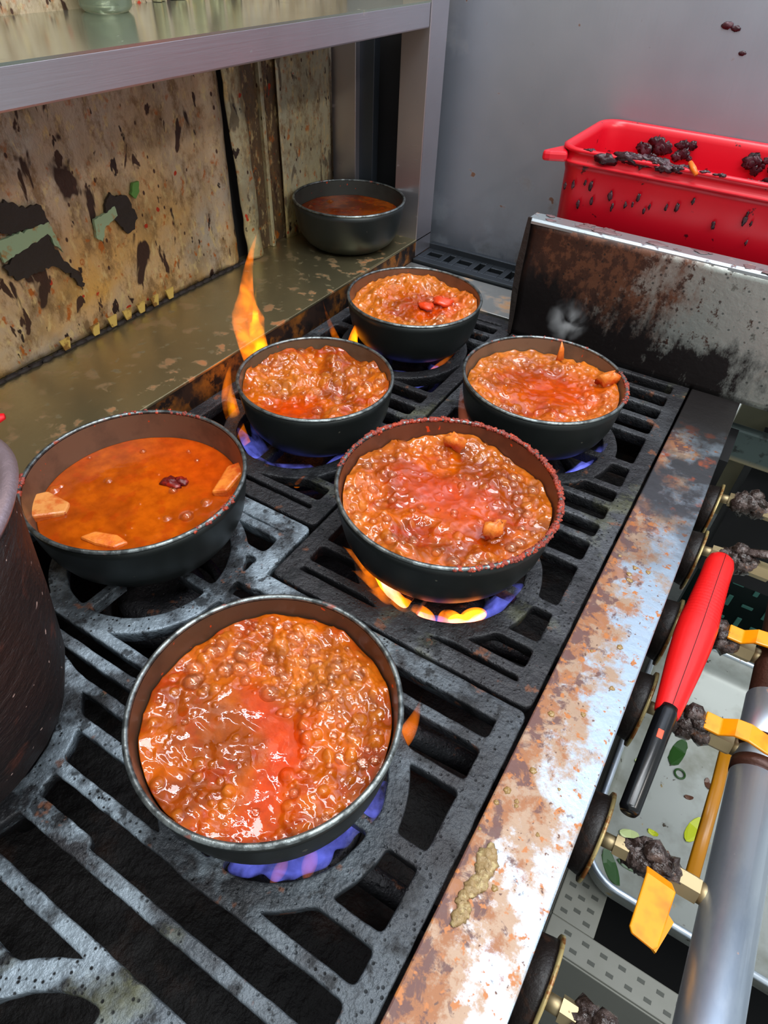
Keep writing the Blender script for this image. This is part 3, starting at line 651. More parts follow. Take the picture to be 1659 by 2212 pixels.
C_OR = np.array([0.50, 0.098, 0.002]); C_DK = np.array([0.30, 0.040, 0.005]); C_RED = np.array([0.40, 0.030, 0.002]); C_FOAM = np.array([0.62, 0.215, 0.025]); C_BR = np.array([0.27, 0.045, 0.002])
def stew(name, cx, cy, R, z, seed, boil, label, calm=None, nbub=160, nfilm=30, nr=90, foam=None, red=None, mat=None, edge_rise=0.0, chop=1.0, mott=1.0, dark=1.0):
    """boiling surface; calm/foam/red are functions (u,v in -1..1) -> weight"""
    nt = int(nr*2.9); rs = np.linspace(0, 1, nr+1)[1:]; ts = np.arange(nt)*2*np.pi/nt
    U = np.outer(rs, np.cos(ts)); V = np.outer(rs, np.sin(ts)); N_ = Noise2(seed); rg = np.random.RandomState(seed)
    X = U*R; Y = V*R
    kx = 1000.0
    H = boil*(0.0190*(N_.fbm(X*kx, Y*kx, 0.040, 3, .4)-0.5)+0.0034*(N_.fbm(X*kx+99, Y*kx, 0.095, 2, .4)-0.5)*chop)
    ridg = 1-np.abs(2*N_.fbm(X*kx+40, Y*kx+7, 0.075, 3, .4)-1); H += boil*0.0028*(ridg**3-0.4)*chop
    cw = calm(U, V) if calm else np.zeros_like(U)
    H = H*(1-0.9*cw)+0.0006*(N_.fbm(X*kx, Y*kx, 0.06, 2)-.5)
    H += edge_rise*np.clip((np.hypot(U, V)-.45)/.55, 0, 1)*(1-.6*cw)
    fw = foam(U, V) if foam else np.ones_like(U)*0.5
    dome = np.zeros_like(H); films = []; tries = 0; cnt = 0
    while cnt < nbub and tries < nbub*12:
        tries += 1
        a = rg.uniform(0, 2*np.pi); q = math.sqrt(rg.uniform(0, .94)); u, v = q*math.cos(a), q*math.sin(a)
        c0 = float(calm(np.array([u]), np.array([v]))[0]) if calm else 0
        f0 = float(foam(np.array([u]), np.array([v]))[0]) if foam else .5
        if rg.rand() < c0 or rg.rand() > 0.25+f0: continue
        br = 0.0010+0.0036*rg.rand()**5
        if cnt < nfilm: br = 0.0020+0.0048*rg.rand()**2.5
        bx, by = u*R, v*R
        if math.hypot(bx, by)+br > R: continue
        d2 = (X-bx)**2+(Y-by)**2; m_ = d2 < br*br
        if not m_.any(): 
            cnt += 1; continue
        if cnt < nfilm:
            zc = float(H[m_].mean()); films.append((cx+bx, cy+by, z+zc-0.15*br, br)); H[m_] = H[m_]*.4+(zc-0.0006)*.6
        else: dome[m_] = np.maximum(dome[m_], np.sqrt(br*br-d2[m_])*.6)
        cnt += 1
    H = H+dome
    # colour of the broth itself
    n1 = N_.fbm(X*kx+5, Y*kx+50, 0.035, 4)[..., None]; n2 = N_.fbm(X*kx+75, Y*kx+20, 0.12, 4)[..., None]
    w1 = np.clip((n1-.42)/.16, 0, 1); col = C_BR*(1-w1)+C_OR*w1
    w2 = np.clip((n2-.55)/.12, 0, 1)*.6; col = col*(1-w2)+C_RED*w2
    ff = np.clip(fw[..., None]*np.clip((n2*.6+.25+12*0), 0, 1)*1.1-.12, 0, .85); col = col*(1-ff)+C_FOAM*ff
    dm = np.clip(dome/0.0015, 0, 1)[..., None]*.35; col = col*(1-dm)+(C_FOAM*.9)*dm
    if red:
        rw = red(U, V)[..., None]; col = col*(1-rw)+np.array([0.56, 0.046, 0.002])*rw
    avg = col.mean((0, 1)); col = (avg+(col-avg)*mott)*dark
    cd_ = cw[..., None]*.6*(1 if not red else (1-rw)); col = col*(1-cd_)+np.array([.30, .06, .003])*cd_*mott+col*cd_*(1-mott)
    m = MB(); verts = [(cx, cy, z+float(H[0].mean()))]; verts += [(cx+a, cy+b, z+c) for a, b, c in zip(X.ravel(), Y.ravel(), H.ravel())]
    f = [(0, 1+i, 1+(i+1) % nt) for i in range(nt)]
    for r in range(nr-1):
        b0 = 1+r*nt
        for i in range(nt): j = (i+1) % nt; f.append((b0+i, b0+nt+i, b0+nt+j, b0+j))
    # skirt and bottom so that it is a body of liquid
    b0 = 1+(nr-1)*nt; s0 = len(verts); verts += [(cx+R*0.93*math.cos(t), cy+R*.93*math.sin(t), z-0.012) for t in ts]; f += [(b0+i, s0+i, s0+(i+1) % nt, b0+(i+1) % nt) for i in range(nt)]; f.append(tuple(range(s0, s0+nt))[::-1])
    m.add(verts, f, True); o = m.build(name, mat or M['stew'], None, (cx, cy, z-0.012)); tag(o, label, 'stew')
    cc = np.vstack([col[0].mean(0)[None], col.reshape(-1, 3), np.repeat(C_BR[None], nt, 0)]); cc = np.column_stack([cc, np.ones(len(cc))]).astype(np.float32)
    at = o.data.color_attributes.new('Col', 'FLOAT_COLOR', 'POINT'); at.data.foreach_set('color', cc.ravel())
    if films:
        m = MB()
        for (bx, by, bz, br) in films: m.lathe([(br*math.cos(a), bz+br*.85*math.sin(a)) for a in [math.radians(d) for d in (0, 15, 30, 45, 58, 70, 80, 88)]], (bx, by, 0), 20, False)
        m.build('bubbles', M['bubble'], o, kind='stuff', label='clear round bubbles')
    return o
def gauss(u0, v0, su, sv, ang=0, p=2.0, amp=1.0):
    ca, sa = math.cos(math.radians(ang)), math.sin(math.radians(ang))
    return lambda U, V: amp*np.exp(-((np.abs(((U-u0)*ca+(V-v0)*sa)/su))**p+(np.abs((-(U-u0)*sa+(V-v0)*ca)/sv))**p))
def combo(*fs): return lambda U, V: np.clip(sum(f(U, V) for f in fs), 0, 1)
def ringf(r0, w_): return lambda U, V: np.clip((np.hypot(U, V)-r0)/w_, 0, 1)
# A: front pot

pot(-0.1458, 0.1301, .078, .070, 0, 1, 'wide dark pot nearest the camera, boiling hard, with a worn silver rim', (88, 64, 48), None, None)
stew('kimchi_stew', -0.1458, 0.1301, .0722, .0535, 11, 0.75, 'furiously bubbling orange stew in the pot nearest the camera',
     calm=combo(gauss(-0.36, -0.25, .34, .36, 0, 3, .8), gauss(.32, -.42, .18, .5, 12, 3, .95), gauss(-.02, -.02, .3, .16, -25, 3, .8)), nbub=620, nfilm=120, nr=125,
     foam=combo(gauss(.15, .55, .55, .4, 0, 2, .9), gauss(-.65, .1, .3, .4, 0, 2, .5), gauss(.8, 0, .3, .5, 0, 2, .25)), red=combo(gauss(.36, -.40, .17, .5, 12, 3, .95), gauss(0.0, -.02, .4, .13, -20, 3, .9)))
pot(-0.1469, 0.3557, .0897, .070, 0, 2, 'largest dark pot in the centre, red sauce crusted round its rim over orange flames', (104, 62, 44), ((-30, 170, 900, .95), (-60, -30, 120, .8), (170, 200, 100, .8)))
stew('kimchi_stew', -0.1469, 0.3557, .0835, .0535, 12, 0.95, 'boiling orange stew whose glossy red middle reflects pink in the largest centre pot',
     calm=combo(gauss(.02, .0, .62, .34, -12, 3, .8)), nbub=460, nfilm=100, nr=125, foam=ringf(.62, .45), red=combo(gauss(0.0, 0.02, .6, .32, -12, 3, .75)), edge_rise=.003)  # red middle coloured in where the glossy surface reflects pink
pot(-0.3618, 0.2314, .0868, .067, 0, 3, 'wide dark pot of still red stew at the left, over an unlit burner', (112, 84, 66), ((-15, 15, 40, .9), (95, 150, 60, .8), (215, 235, 30, 1.2)))
stew('kimchi_stew', -0.3618, 0.2314, .0800, .042, 13, 0.04, 'still red soup with pale slices around its edge in the left pot', nbub=30, nfilm=8, nr=90, foam=lambda U, V: U*0+.05,
     red=combo(gauss(.15, .75, .75, .42, 0, 3, .8)), mat=M['stewcalm'], mott=.5)
pot(-0.3344, 0.4351, .077, .063, 0, 4, 'small dark pot of frothing stew beside the ledge, tall flame behind it', (100, 82, 62), None)
stew('kimchi_stew', -0.3344, 0.4351, .0722, .048, 14, 1.0, 'frothing pale orange stew in the small pot beside the tall flame', calm=combo(gauss(.05, -.62, .34, .3, 0, 3, .8)), nbub=620, nfilm=34, nr=100,
     foam=combo(gauss(-.5, -.1, .55, .6, 0, 2, .9), gauss(.5, .6, .5, .5, 0, 2, .6)), red=gauss(.05, -.6, .36, .28, 10, 3, .9), edge_rise=.004)
pot(-0.3439, 0.6482, .0809, .063, 0, 5, 'small dark pot boiling farthest back on the burners', (112, 74, 52), None)
stew('kimchi_stew', -0.3439, 0.6482, .0758, .049, 15, 1.0, 'foamy orange stew in the farthest pot on the burners', calm=gauss(-.1, -.1, .3, .3, 0, 3, .6), nbub=800, nfilm=26, nr=95,
     foam=combo(ringf(.35, .4)), red=gauss(.35, .2, .4, .5, 0, 3, .7), edge_rise=.004)
pot(-0.1453, 0.5620, .0818, .065, 0, 6, 'small dark pot boiling in front of the blackened splash plate', (116, 92, 72), ((-5, 40, 70, .9), (60, 140, 60, .6)))
stew('kimchi_stew', -0.1453, 0.5620, .0755, .0445, 16, 0.85, 'orange stew rising in peaks round a calm middle, before the splash plate', calm=combo(gauss(0.02, .12, .55, .42, 10, 3, .85)), nbub=620, nfilm=30, nr=100,
     foam=ringf(.45, .5), red=combo(gauss(.2, .15, .6, .4, 15, 3, .7)), edge_rise=.007)
pot(-0.5457, 0.8069, .0806, .065, .030, 7, 'small grey pot set aside on the steel ledge below the shelf', (58, 58, 54), None)
stew('kimchi_stew', -0.5457, 0.8069, .0745, .0745, 17, 0.1, 'dark red uncooked stew in the pot on the ledge', nbub=10, nfilm=0, nr=60, foam=lambda U, V: U*0+.0, red=gauss(.2, -.4, .7, .4, 0, 3, .4), mat=M['stewcalm'], dark=.4)
# pieces of food
def slab(name, mat, poly, c, z, h, label, cat, tilt=(0, 0, 0), bev=0.002, group=None):
    m = MB(); m.prism([(c[0]+a, c[1]+b) for a, b in poly], z-h, z)
    o = m.build(name, mat, None, (c[0], c[1], z-h), bev); o.rotation_euler = tilt; return tag(o, label, cat, group)
k = MT('sauce_soaked_tofu', lin((214, 140, 74)), 0.22); k.layer(k.ramp(k.noise(70, detail=5), 0.45, 0.6), lin((196, 96, 40))); k.layer(k.ramp(k.noise(120), 0.64, 0.7), lin((150, 30, 14))); k.bump(k.noise(160), 0.001); M['tofu'] = k.m
k = MT('orange_tofu', lin((226, 128, 48)), 0.2); k.layer(k.ramp(k.noise(60, detail=5), 0.42, 0.62), lin((200, 74, 20))); k.bump(k.noise(160), 0.001); M['tofu2'] = k.m
slab('fish_cake_slice', M['tofu'], [(-.014, -.024), (.006, -.014), (.019, .004), (.012, .014), (-.012, .012), (-.02, -.006)], (-.4135, .178), .0475, .010, 'tan sauce soaked slice at the left edge of the still red soup', 'food', (math.radians(-6), math.radians(5), 0))
slab('fish_cake_slice', M['tofu2'], [(-.018, -.003), (-.004, -.006), (.012, -.006), (.02, .002), (.008, .007), (-.01, .006)], (-.3485, .180), .0445, .008, 'orange slice at the near rim of the still red soup', 'food', (0, math.radians(3), math.radians(20)))
slab('fish_cake_slice', M['tofu2'], [(-.006, -.018), (.007, -.014), (.010, .008), (.002, .022), (-.008, .014)], (-.312, .283), .050, .012, 'orange slice standing at the right edge of the still red soup', 'food', (math.radians(6), math.radians(-10), math.radians(12)))
k = MT('dark_red_pepper_piece', lin((96, 20, 18)), 0.15); k.layer(k.ramp(k.noise(90), 0.5, 0.6), lin((150, 30, 16))); k.bump(k.noise(200), 0.001)
rg = random.Random(77); m2 = MB(); m2.blob((-.3545, .256, .0425), .0085, rg, (1.2, .7, .35)); m2.blob((-.3475, .262, .0435), .006, rg, (1.1, .7, .4))
tag(m2.build('kimchi_piece', k.m, None, (-.354, .256, .0425)), 'dark red kimchi clump poking out of the still red soup', 'food')
m2 = MB(); m2.blob((-.316, .668, .0545), .0125, rg, (1, .8, .35), jit=.2); m2.blob((-.327, .648, .0535), .010, rg, (1, .8, .35), jit=.2)
tag(m2.build('sausage_piece', plain('red_sausage', (216, 66, 28), 0.2), None, (-.32, .66, .054)), 'smooth red chunk floating in the farthest boiling pot', 'food')
for (x, y, z, r, rz, lb) in ((-.171, .418, .0615, .010, .3, 'orange cabbage piece at the far edge of the largest centre pot'), (-.098, .34, .060, .011, 1.2, 'orange chilli flecked lump at the right of the largest centre pot'), (-.091, .603, .059, .012, .8, 'orange wedge sticking up at the right edge of the pot before the plate')):
    m2 = MB(); m2.blob((x, y, z), r, rg, (1, .55, .75), jit=.3); o = tag(m2.build('cabbage_piece', M['tofu2'], None, (x, y, z)), lb, 'food'); o.rotation_euler = (.2, .2, rz)
m2 = MB(); m2.tube([(-.150, .627, .05), (-.151, .628, .062), (-.153, .629, .070)], [.005, .0035, .0006], 8, .4); tag(m2.build('cabbage_shred', M['tofu2'], None, (-.15, .627, .05)), 'pointed orange shred rising at the far side of the pot before the plate', 'food')

# ---------------------------------------------------------------- flames
def tongue(m, p0, p1, p2, w, sq=.55, n=26, up=(0, 0, 1)):
    pts = []; rad = []
    for i in range(n+1):
        t = i/n; a = Vector(p0)*(1-t)**2+Vector(p1)*2*t*(1-t)+Vector(p2)*t*t
        pts.append(a); rad.append(max(0.0003, w*(math.sin(math.pi*min(1, t*.9+.12))**.8)*(1-t*.55)))
    m.tube(pts, rad, 20, sq, up)
def polar(c, a, r0, z0_, r1, z1, r2, z2, w):
    a = math.radians(a); q = lambda r, z, da=0: (c[0]+r*math.cos(a+da), c[1]+r*math.sin(a+da), z)
    return (q(r0, z0_), q(r1, z1, .05), q(r2, z2, -.08), w)
def flames(c, label, ang0, ang1, n, mat='fblue', seed=0, rise=.008, extra=()):
    rg = random.Random(seed); x, y = c; m = MB()
    nn = 120; ns_ = 7; nz_ = Noise2(seed+60); V_ = []; F_ = []
    for j in range(nn+1):
        t_ = j/nn; a = math.radians(ang0+(ang1-ang0)*t_); ca, sa = math.cos(a), math.sin(a)
        hgt = .45+.75*float(nz_(np.array(t_*n*1.3), np.array(3.3))); fl = .006*float(nz_(np.array(t_*n*1.7+9), np.array(8.1)))
        edge_ = min(1, 12*t_, 12*(1-t_)); th_ = (.0022+.0042*float(nz_(np.array(t_*n*2.6), np.array(21.7))))*edge_+.0002
        for side in (0, 1):
            for q in range(ns_+1):
                u = (q/ns_)*hgt if side == 0 else (1-q/ns_)*hgt
                r_ = .038+(.024+fl)*u**.8; z_ = -.044+(.040+rise)*u; w_ = th_*math.sin(math.pi*min(1, u/hgt*.92+.04))
                rr = r_+(w_ if side == 0 else -w_); V_.append((x+rr*ca, y+rr*sa, z_))
    K_ = 2*(ns_+1)
    for j in range(nn):
        for q in range(K_): q2 = (q+1) % K_; F_.append((j*K_+q, j*K_+q2, (j+1)*K_+q2, (j+1)*K_+q))
    F_.append(tuple(range(K_))); F_.append(tuple(range(nn*K_, (nn+1)*K_))[::-1]); m.add(V_, F_, True)
    t = thing('burner_flame', (x, y, -.044), label, 'flame'); m.build('blue_flame', M['fblue'], t, label='purple blue flame')
    for nm, mt, items in extra:
        for it in items:
            m = MB(); tongue(m, *it); m.build(nm, M[mt], t, label=nm.replace('_', ' '))
    return t
flames(RA, 'blue gas flames licking from under the pot nearest the camera', -190, 50, 15, seed=1, extra=[
    ('orange_flame', 'forange', [((-.092, .183, -.02), (-.079, .187, .0), (-.082, .203, .030), .0085)]),
    ('faint_flame', 'fred', [((-.100, .105, -.03), (-.092, .09, -.015), (-.088, .083, -.002), .006), ((-.112, .092, -.03), (-.105, .078, -.015), (-.103, .07, .0), .005)])])
flames(RB, 'orange and blue flames under the largest centre pot', -180, 20, 11, seed=2, extra=[
    ('orange_flame', 'forange', [polar(RB, a_, .044, -.038, r1_, .002, r2_, z2_, w_) for a_, r1_, r2_, z2_, w_ in ((-165, .062, .098, .040, .013), (-152, .063, .094, .030, .016), (-138, .063, .089, .022, .016), (-124, .062, .086, .016, .017), (-110, .062, .082, .012, .017), (-97, .060, .076, .010, .016), (-84, .056, .070, .006, .013), (-60, .056, .068, .012, .013), (-40, .056, .070, .014, .014))]),
    ('yellow_flame', 'fyellow', [polar(RB, -36, .04, -.03, .056, -.012, .066, .010, .011), polar(RB, -52, .04, -.03, .056, -.012, .064, .008, .010)])])
flames(RD, 'flames of the small pot beside the ledge with one tall orange tongue', -170, 30, 10, seed=3, extra=[
    ('orange_flame', 'forange', [((-.414, .468, -.02), (-.462, .452, .080), (-.426, .476, .172), .025), ((-.405, .40, -.03), (-.440, .400, .015), (-.428, .420, .058), .011), ((-.31, .365, -.02), (-.305, .36, -.005), (-.295, .362, .004), .006)]),
    ('yellow_flame', 'fyellow', [((-.42, .47, .0), (-.445, .466, .05), (-.432, .470, .115), .015), ((-.412, .398, -.015), (-.430, .402, .01), (-.424, .410, .038), .006)])])
flames(RE, 'orange flames curling round the left side of the farthest pot', -150, 60, 9, seed=4, extra=[
    ('orange_flame', 'forange', [((-.40, .60, -.03), (-.425, .592, .0), (-.445, .60, .045), .008), ((-.385, .585, -.03), (-.400, .58, .0), (-.380, .59, .056), .018), ((-.305, .62, -.02), (-.29, .625, -.002), (-.277, .645, .012), .006)]),
    ('yellow_flame', 'fyellow', [((-.39, .588, -.015), (-.396, .583, .012), (-.382, .589, .042), .012)])])
flames(RF, 'blue flames and a faint red lick under the pot before the splash plate', -150, 20, 9, seed=5, extra=[
    ('faint_flame', 'fred', [((-.185, .525, -.03), (-.213, .523, -.005), (-.222, .535, .045), .010), ((-.11, .51, -.02), (-.10, .507, -.006), (-.095, .51, .004), .006)])])
# steam
def steam_mat():
    m = bpy.data.materials.new('steam'); m.use_nodes = True; t = m.node_tree; n = t.nodes; n.clear(); o = n.new('ShaderNodeOutputMaterial')
    v = n.new('ShaderNodeVolumeScatter'); v.inputs['Color'].default_value = (.9, .9, .92, 1); t.links.new(v.outputs[0], o.inputs['Volume'])
    tc = n.new('ShaderNodeTexCoord'); nz = n.new('ShaderNodeTexNoise'); nz.inputs['Scale'].default_value = 45; nz.inputs['Distortion'].default_value = 1.0; t.links.new(tc.outputs['Object'], nz.inputs[0])
    ln = n.new('ShaderNodeVectorMath'); ln.operation = 'LENGTH'; t.links.new(tc.outputs['Object'], ln.inputs[0])
    fr = n.new('ShaderNodeMapRange'); fr.inputs[1].default_value = .026; fr.inputs[2].default_value = .004; t.links.new(ln.outputs['Value'], fr.inputs[0])
    nr_ = n.new('ShaderNodeMapRange'); nr_.inputs[1].default_value = .45; nr_.inputs[2].default_value = .7; nr_.inputs[4].default_value = 60; t.links.new(nz.outputs[0], nr_.inputs[0])
    mu = n.new('ShaderNodeMath'); mu.operation = 'MULTIPLY'; t.links.new(fr.outputs[0], mu.inputs[0]); t.links.new(nr_.outputs[0], mu.inputs[1]); t.links.new(mu.outputs[0], v.inputs['Density']); return m
m2 = MB(); m2.blob((-.170, .70, .060), .027, random.Random(3), (1, .7, 1), 20, 14, jit=.02)
tag(m2.build('steam_wisp', steam_mat(), None, (-.170, .70, .060)), 'faint grey steam wisp in front of the black splash plate', 'steam', kind='stuff')

# ---------------------------------------------------------------- stock pot with ladle
t = thing('stock_pot', (-.346, .040, 0.0), 'tall brown crusted stock pot cut off by the left edge', 'pot')
def tilt_lathe(prof, n=96, jit=0.0, seed=1):
    m = MB(); rg_ = random.Random(seed); m.lathe(prof, (0, 0, 0), n, False, jit=jit, rng=rg_); tx, ty = -.259, -.131
    m.v = [(-.309+.97*(tx*z+x), .024+.97*(ty*z+y), .97*(z-(x*tx+y*ty))+.0165) for x, y, z in m.v]; return m
tilt_lathe([(.001, .0), (.055, .0), (.066, .003), (.076, .010), (.088, .03), (.103, .07), (.116, .11), (.127, .142), (.124, .143), (.112, .11), (.099, .07), (.084, .03), (.06, .006), (.001, .005)], jit=.004).build('pot_wall', M['stockpot'], t)
tilt_lathe([(.124, .1415), (.130, .141), (.133, .1445), (.130, .148), (.124, .1475), (.122, .1445), (.124, .1415)]).build('pot_rim', M['stockrim'], t, label='pale scuffed rim')
t = thing('ladle', (-.35, .03, .012), 'red tipped ladle handle poking in at the left edge above the stock pot', 'ladle')
m2 = MB(); m2.tube([(-.412, .152, .138), (-.401, .166, .1405), (-.3965, .172, .142)], [.0052, .0062, .0028], 12, .6); m2.build('red_grip', plain('red_plastic', (206, 22, 30), .25), t, label='glossy red grip end')
m2 = MB(); m2.tube([(-.35, .03, .03), (-.40, .09, .09), (-.412, .152, .138)], .003, 8); m2.blob((-.345, .02, .022), .022, random.Random(1), (1, 1, .4), jit=.02); m2.build('ladle_bowl', M['shelfsteel'], t)

# ---------------------------------------------------------------- valves, manifold, lighter
M['brass'] = steel('grimy_brass', (186, 166, 128), 0.48, (1, 1, 1), 1.0, False).m
k = MT('greasy_valve_grime', lin((50, 38, 34)), 0.16); k.layer(k.ramp(k.noise(120, detail=4), .48, .6), lin((98, 84, 80)), 0.12); k.layer(k.ramp(k.noise(70), .6, .68), lin((120, 76, 46))); k.bump(k.noise(180, detail=4), .0025); M['grime'] = k.m
k = MT('orange_valve_lever', lin((240, 150, 8)), 0.25); k.layer(k.ramp(k.noise(36, detail=3), .5, .7, 0, .7), lin((224, 96, 8))); M['lever'] = k.m
k = MT('galvanised_pipe', lin((226, 236, 248)), 0.36, 0.9); k.layer(k.ramp(k.noise(30, (1, .4, 1), 5), .45, .65, 0, .6), lin((168, 184, 206)), .42); k.layer(k.ramp(k.noise(60), .68, .72), lin((176, 112, 62)), .5, .1)
k.layer(k.ramp(k.noise(28), .72, .74), lin((30, 28, 32)), .5, .1); M['pipe'] = k.m
M['rustpipe'] = plain('rusty_joint', (70, 40, 30), .4, .3, .001, 120)
t = thing('gas_manifold_pipe', (.1475, .1, -.085), 'thick galvanised gas pipe running along the stove at lower right', 'pipe')
m2 = MB(); m2.tube([(.1475, -.25, -.085), (.1475, .345, -.085)], .0185, 40); m2.build('pipe_run', M['pipe'], t)
m2 = MB(); m2.tube([(.1475, .347, -.085), (.1475, .356, -.085)], .0192, 40); m2.tube([(.1475, .366, -.085), (.1475, .378, -.085)], .0196, 40); m2.build('rusty_joint', M['rustpipe'], t)
m2 = MB(); m2.tube([(.1475, .356, -.085), (.1475, .425, -.085)], .0185, 40); m2.build('pipe_section', M['pipe'], t)
m2 = MB(); m2.tube([(.1475, .425, -.085), (.1475, .50, -.086), (.1475, .77, -.088)], .0172, 40); m2.build('far_pipe_section', M['rustpipe'], t)
SH = [.133, .243, .367, .463, .575, .665]
SHL = ['lowest black air shutter disc at the bottom edge beside the rail', 'yellow edged black shutter disc left of the hanging orange lever', 'yellow edged black shutter disc touching the black lighter tube', 'black shutter disc hidden half behind the red lighter handle', 'thin rust edged shutter disc above the lighter handle end', 'farthest rust edged shutter disc beside the dark end of the rail']
k = MT('charred_shutter', lin((26, 18, 15)), .5); k.layer(k.ramp(k.noise(70), .55, .66), lin((54, 34, 24))); k.bump(k.noise(120, detail=5), .001); M['shut'] = k.m
k = MT('yellowed_disc_edge', lin((176, 156, 104)), .35, .3); k.layer(k.ramp(k.noise(80, detail=4), .48, .6), lin((128, 78, 34))); k.layer(k.ramp(k.noise(50), .6, .66), lin((40, 28, 22))); M['shedge'] = k.m
XR = Matrix.Rotation(math.pi/2, 4, 'Y')
for i, yv in enumerate(SH):
    zc = -.098
    t = thing('burner_air_shutter', (.05, yv, zc), SHL[i], 'shutter', 'air shutters along the rail')
    m = MB(); m.lathe([(.006, .0385), (.024, .039), (.029, .042), (.0305, .052), (.031, .0555), (.006, .0560)], (0, yv, zc), 40, True, XR); m.build('shutter_cup', M['shut'], t)
    m = MB(); m.lathe([(.031, .0550), (.0345, .0552), (.0348, .0575), (.031, .0578), (.031, .055)], (0, yv, zc), 48, False, XR); m.build('disc_edge', M['shedge'], t, label='yellowed thin edge')
rg = random.Random(99)
VL = ['greasy gas valve cut off by the bottom edge', 'greasy brass gas valve with an orange lever pointing down', 'greasy brass gas valve whose orange lever crosses the pipe', 'grimy gas valve behind the red lighter handle, orange lever to the right', 'grime covered gas valve at the right beside the lighter handle end', 'dim grey gas valve farthest along the pipe']
for i, yv in enumerate([.128, .240, .366, .470, .585, .685]):
    t = thing('gas_valve', (.095, yv, -.085), VL[i], 'valve', 'gas valves on the manifold pipe')
    m = MB(); m.tube([(.056, yv, -.09), (.074, yv, -.087)], .0055, 10); m.tube([(.068, yv, -.087), (.078, yv, -.086)], .008, 6, sm=False); m.build('inlet_nut', M['brass'], t)
    m = MB()
    for q in range(9): m.blob((.081+q*.0028, yv+rg.uniform(-.003, .003), -.085+rg.uniform(-.003, .003)), rg.uniform(.009, .0125), rg, (1, 1, 1))
    m.build('valve_body', M['grime'], t)
    m = MB(); m.tube([(.106, yv, -.086), (.126, yv, -.086)], .0095, 6, sm=False); m.tube([(.126, yv, -.086), (.134, yv, -.086)], .0075, 12); m.build('brass_hex_nut', M['brass'], t)
    m = MB(); m.blob((.092, yv+.002, -.072), .0085, rg, (1, 1, .9), jit=.1); m.blob((.098, yv-.004, -.0735), .006, rg, (1.2, 1, .7)); m.build('stem_cap', M['grime'], t)
    if i == 1:
        m = MB(); tp = [(.0885, .229, -.068), (.1060, .227, -.068), (.1078, .219, -.0605), (.0880, .221, -.0605), (.1045, .180, -.0545), (.1020, .1765, -.054), (.0880, .1785, -.054), (.0860, .182, -.0545)]
        m.add(tp+[(a_, b_, c_-.0028) for a_, b_, c_ in tp], [(0, 1, 2, 3), (3, 2, 4, 5, 6, 7), (8, 11, 10, 9), (11, 15, 14, 13, 12, 10), (0, 8, 9, 1), (1, 9, 10, 2), (2, 10, 12, 4), (4, 12, 13, 5), (5, 13, 14, 6), (6, 14, 15, 7), (7, 15, 11, 3), (3, 11, 8, 0)])
        m.build('lever', M['lever'], t, bevel=.0009, label='orange plastic coated lever')
        m = MB(); m.prism([(.1065, .222), (.118, .214), (.112, .190), (.104, .194)], -.094, -.091); m.build('lower_lever', M['lever'], t, label='yellow lever behind')
    elif i in (2, 3):
        m = MB(); y = yv
        pr = [(.100, -.0695), (.112, -.0695), (.121, -.0615), (.131, -.0600), (.145, -.0640), (.185, -.0640)]
        top = pr; bot = [(a, b-.003) for a, b in pr][::-1]
        m.prism([(a, b) for a, b in top+bot], y-.0085, y+.0085, 'y'); m.build('lever', M['lever'], t, bevel=.0009, label='orange plastic coated lever')
    elif i == 4:
        m = MB(); m.tube([(.094, yv, -.071), (.12, yv+.003, -.064), (.15, yv, -.062)], [.006, .006, .005], 10, .5); m.build('lever', M['grime'], t)
m2 = MB(); m2.tube([(.153, .48, -.20), (.152, .40, -.198), (.149, .30, -.20)], .006, 8, .35)
tag(m2.build('yellow_strap', plain('translucent_yellow_strap', (190, 124, 14), .3), None, (.151, .4, -.2)), 'yellow brown plastic strap hanging below the gas pipe', 'strap')

# lighter
t = thing('gas_lighter', (.07, .39, -.05), 'long red handled utility lighter with black tube lying on the valves', 'lighter')
m = MB(); P0 = Vector((.0735, .541, -.049)); P1 = Vector((.0688, .338, -.0505)); P2 = Vector((.065, .248, -.0515))
prof = [(0, .002), (.01, .0075), (.035, .0115), (.08, .0132), (.2, .0134), (.4, .0150), (.5, .0165), (.6, .0162), (.75, .0142), (.9, .0115), (.98, .0100), (1.0, .0092)]
m.tube([P0.lerp(P1, a) for a, b in prof], [b for a, b in prof], 28, .72)
k = MT('red_lighter_plastic', lin((222, 24, 24)), .28); m.build('handle', k.m, t, label='glossy red tapered handle')
m = MB(); m.tube([P0.lerp(P1, a)+Vector((.001, 0, .72*b+.0001)) for a, b in prof[2:]], .0003, 6)
m.build('seam_line', plain('dark_red_seam', (70, 8, 8), .5), t, label='thin dark seam along handle')
m = MB()
for q in range(14):
    a = .20+q*.021; c = P0.lerp(P1, a); r = float(np.interp(a, [p[0] for p in prof], [p[1] for p in prof])); d = (P1-P0).normalized()*.0009
    m.tube([c-d, c+d], [r*1.015, r*1.015], 28, .72, caps=False)
m.build('grip_ridges', k.m, t)
m = MB(); m.tube([P1.lerp(P2, -.06), P1.lerp(P2, .0), P1.lerp(P2, .97), P2], [.0082, .0082, .0072, .0058], 24); m.build('barrel', plain('black_plastic', (14, 14, 16), .22), t, label='black tube')
c = P1.lerp(P2, .27); m = MB(); m.box(c[0]-.0022, c[0]+.0022, c[1]-.004, c[1]+.004, c[2]+.0065, c[2]+.0082); m.build('fuel_window', plain('orange_window', (232, 84, 50), .3), t, bevel=.0004)

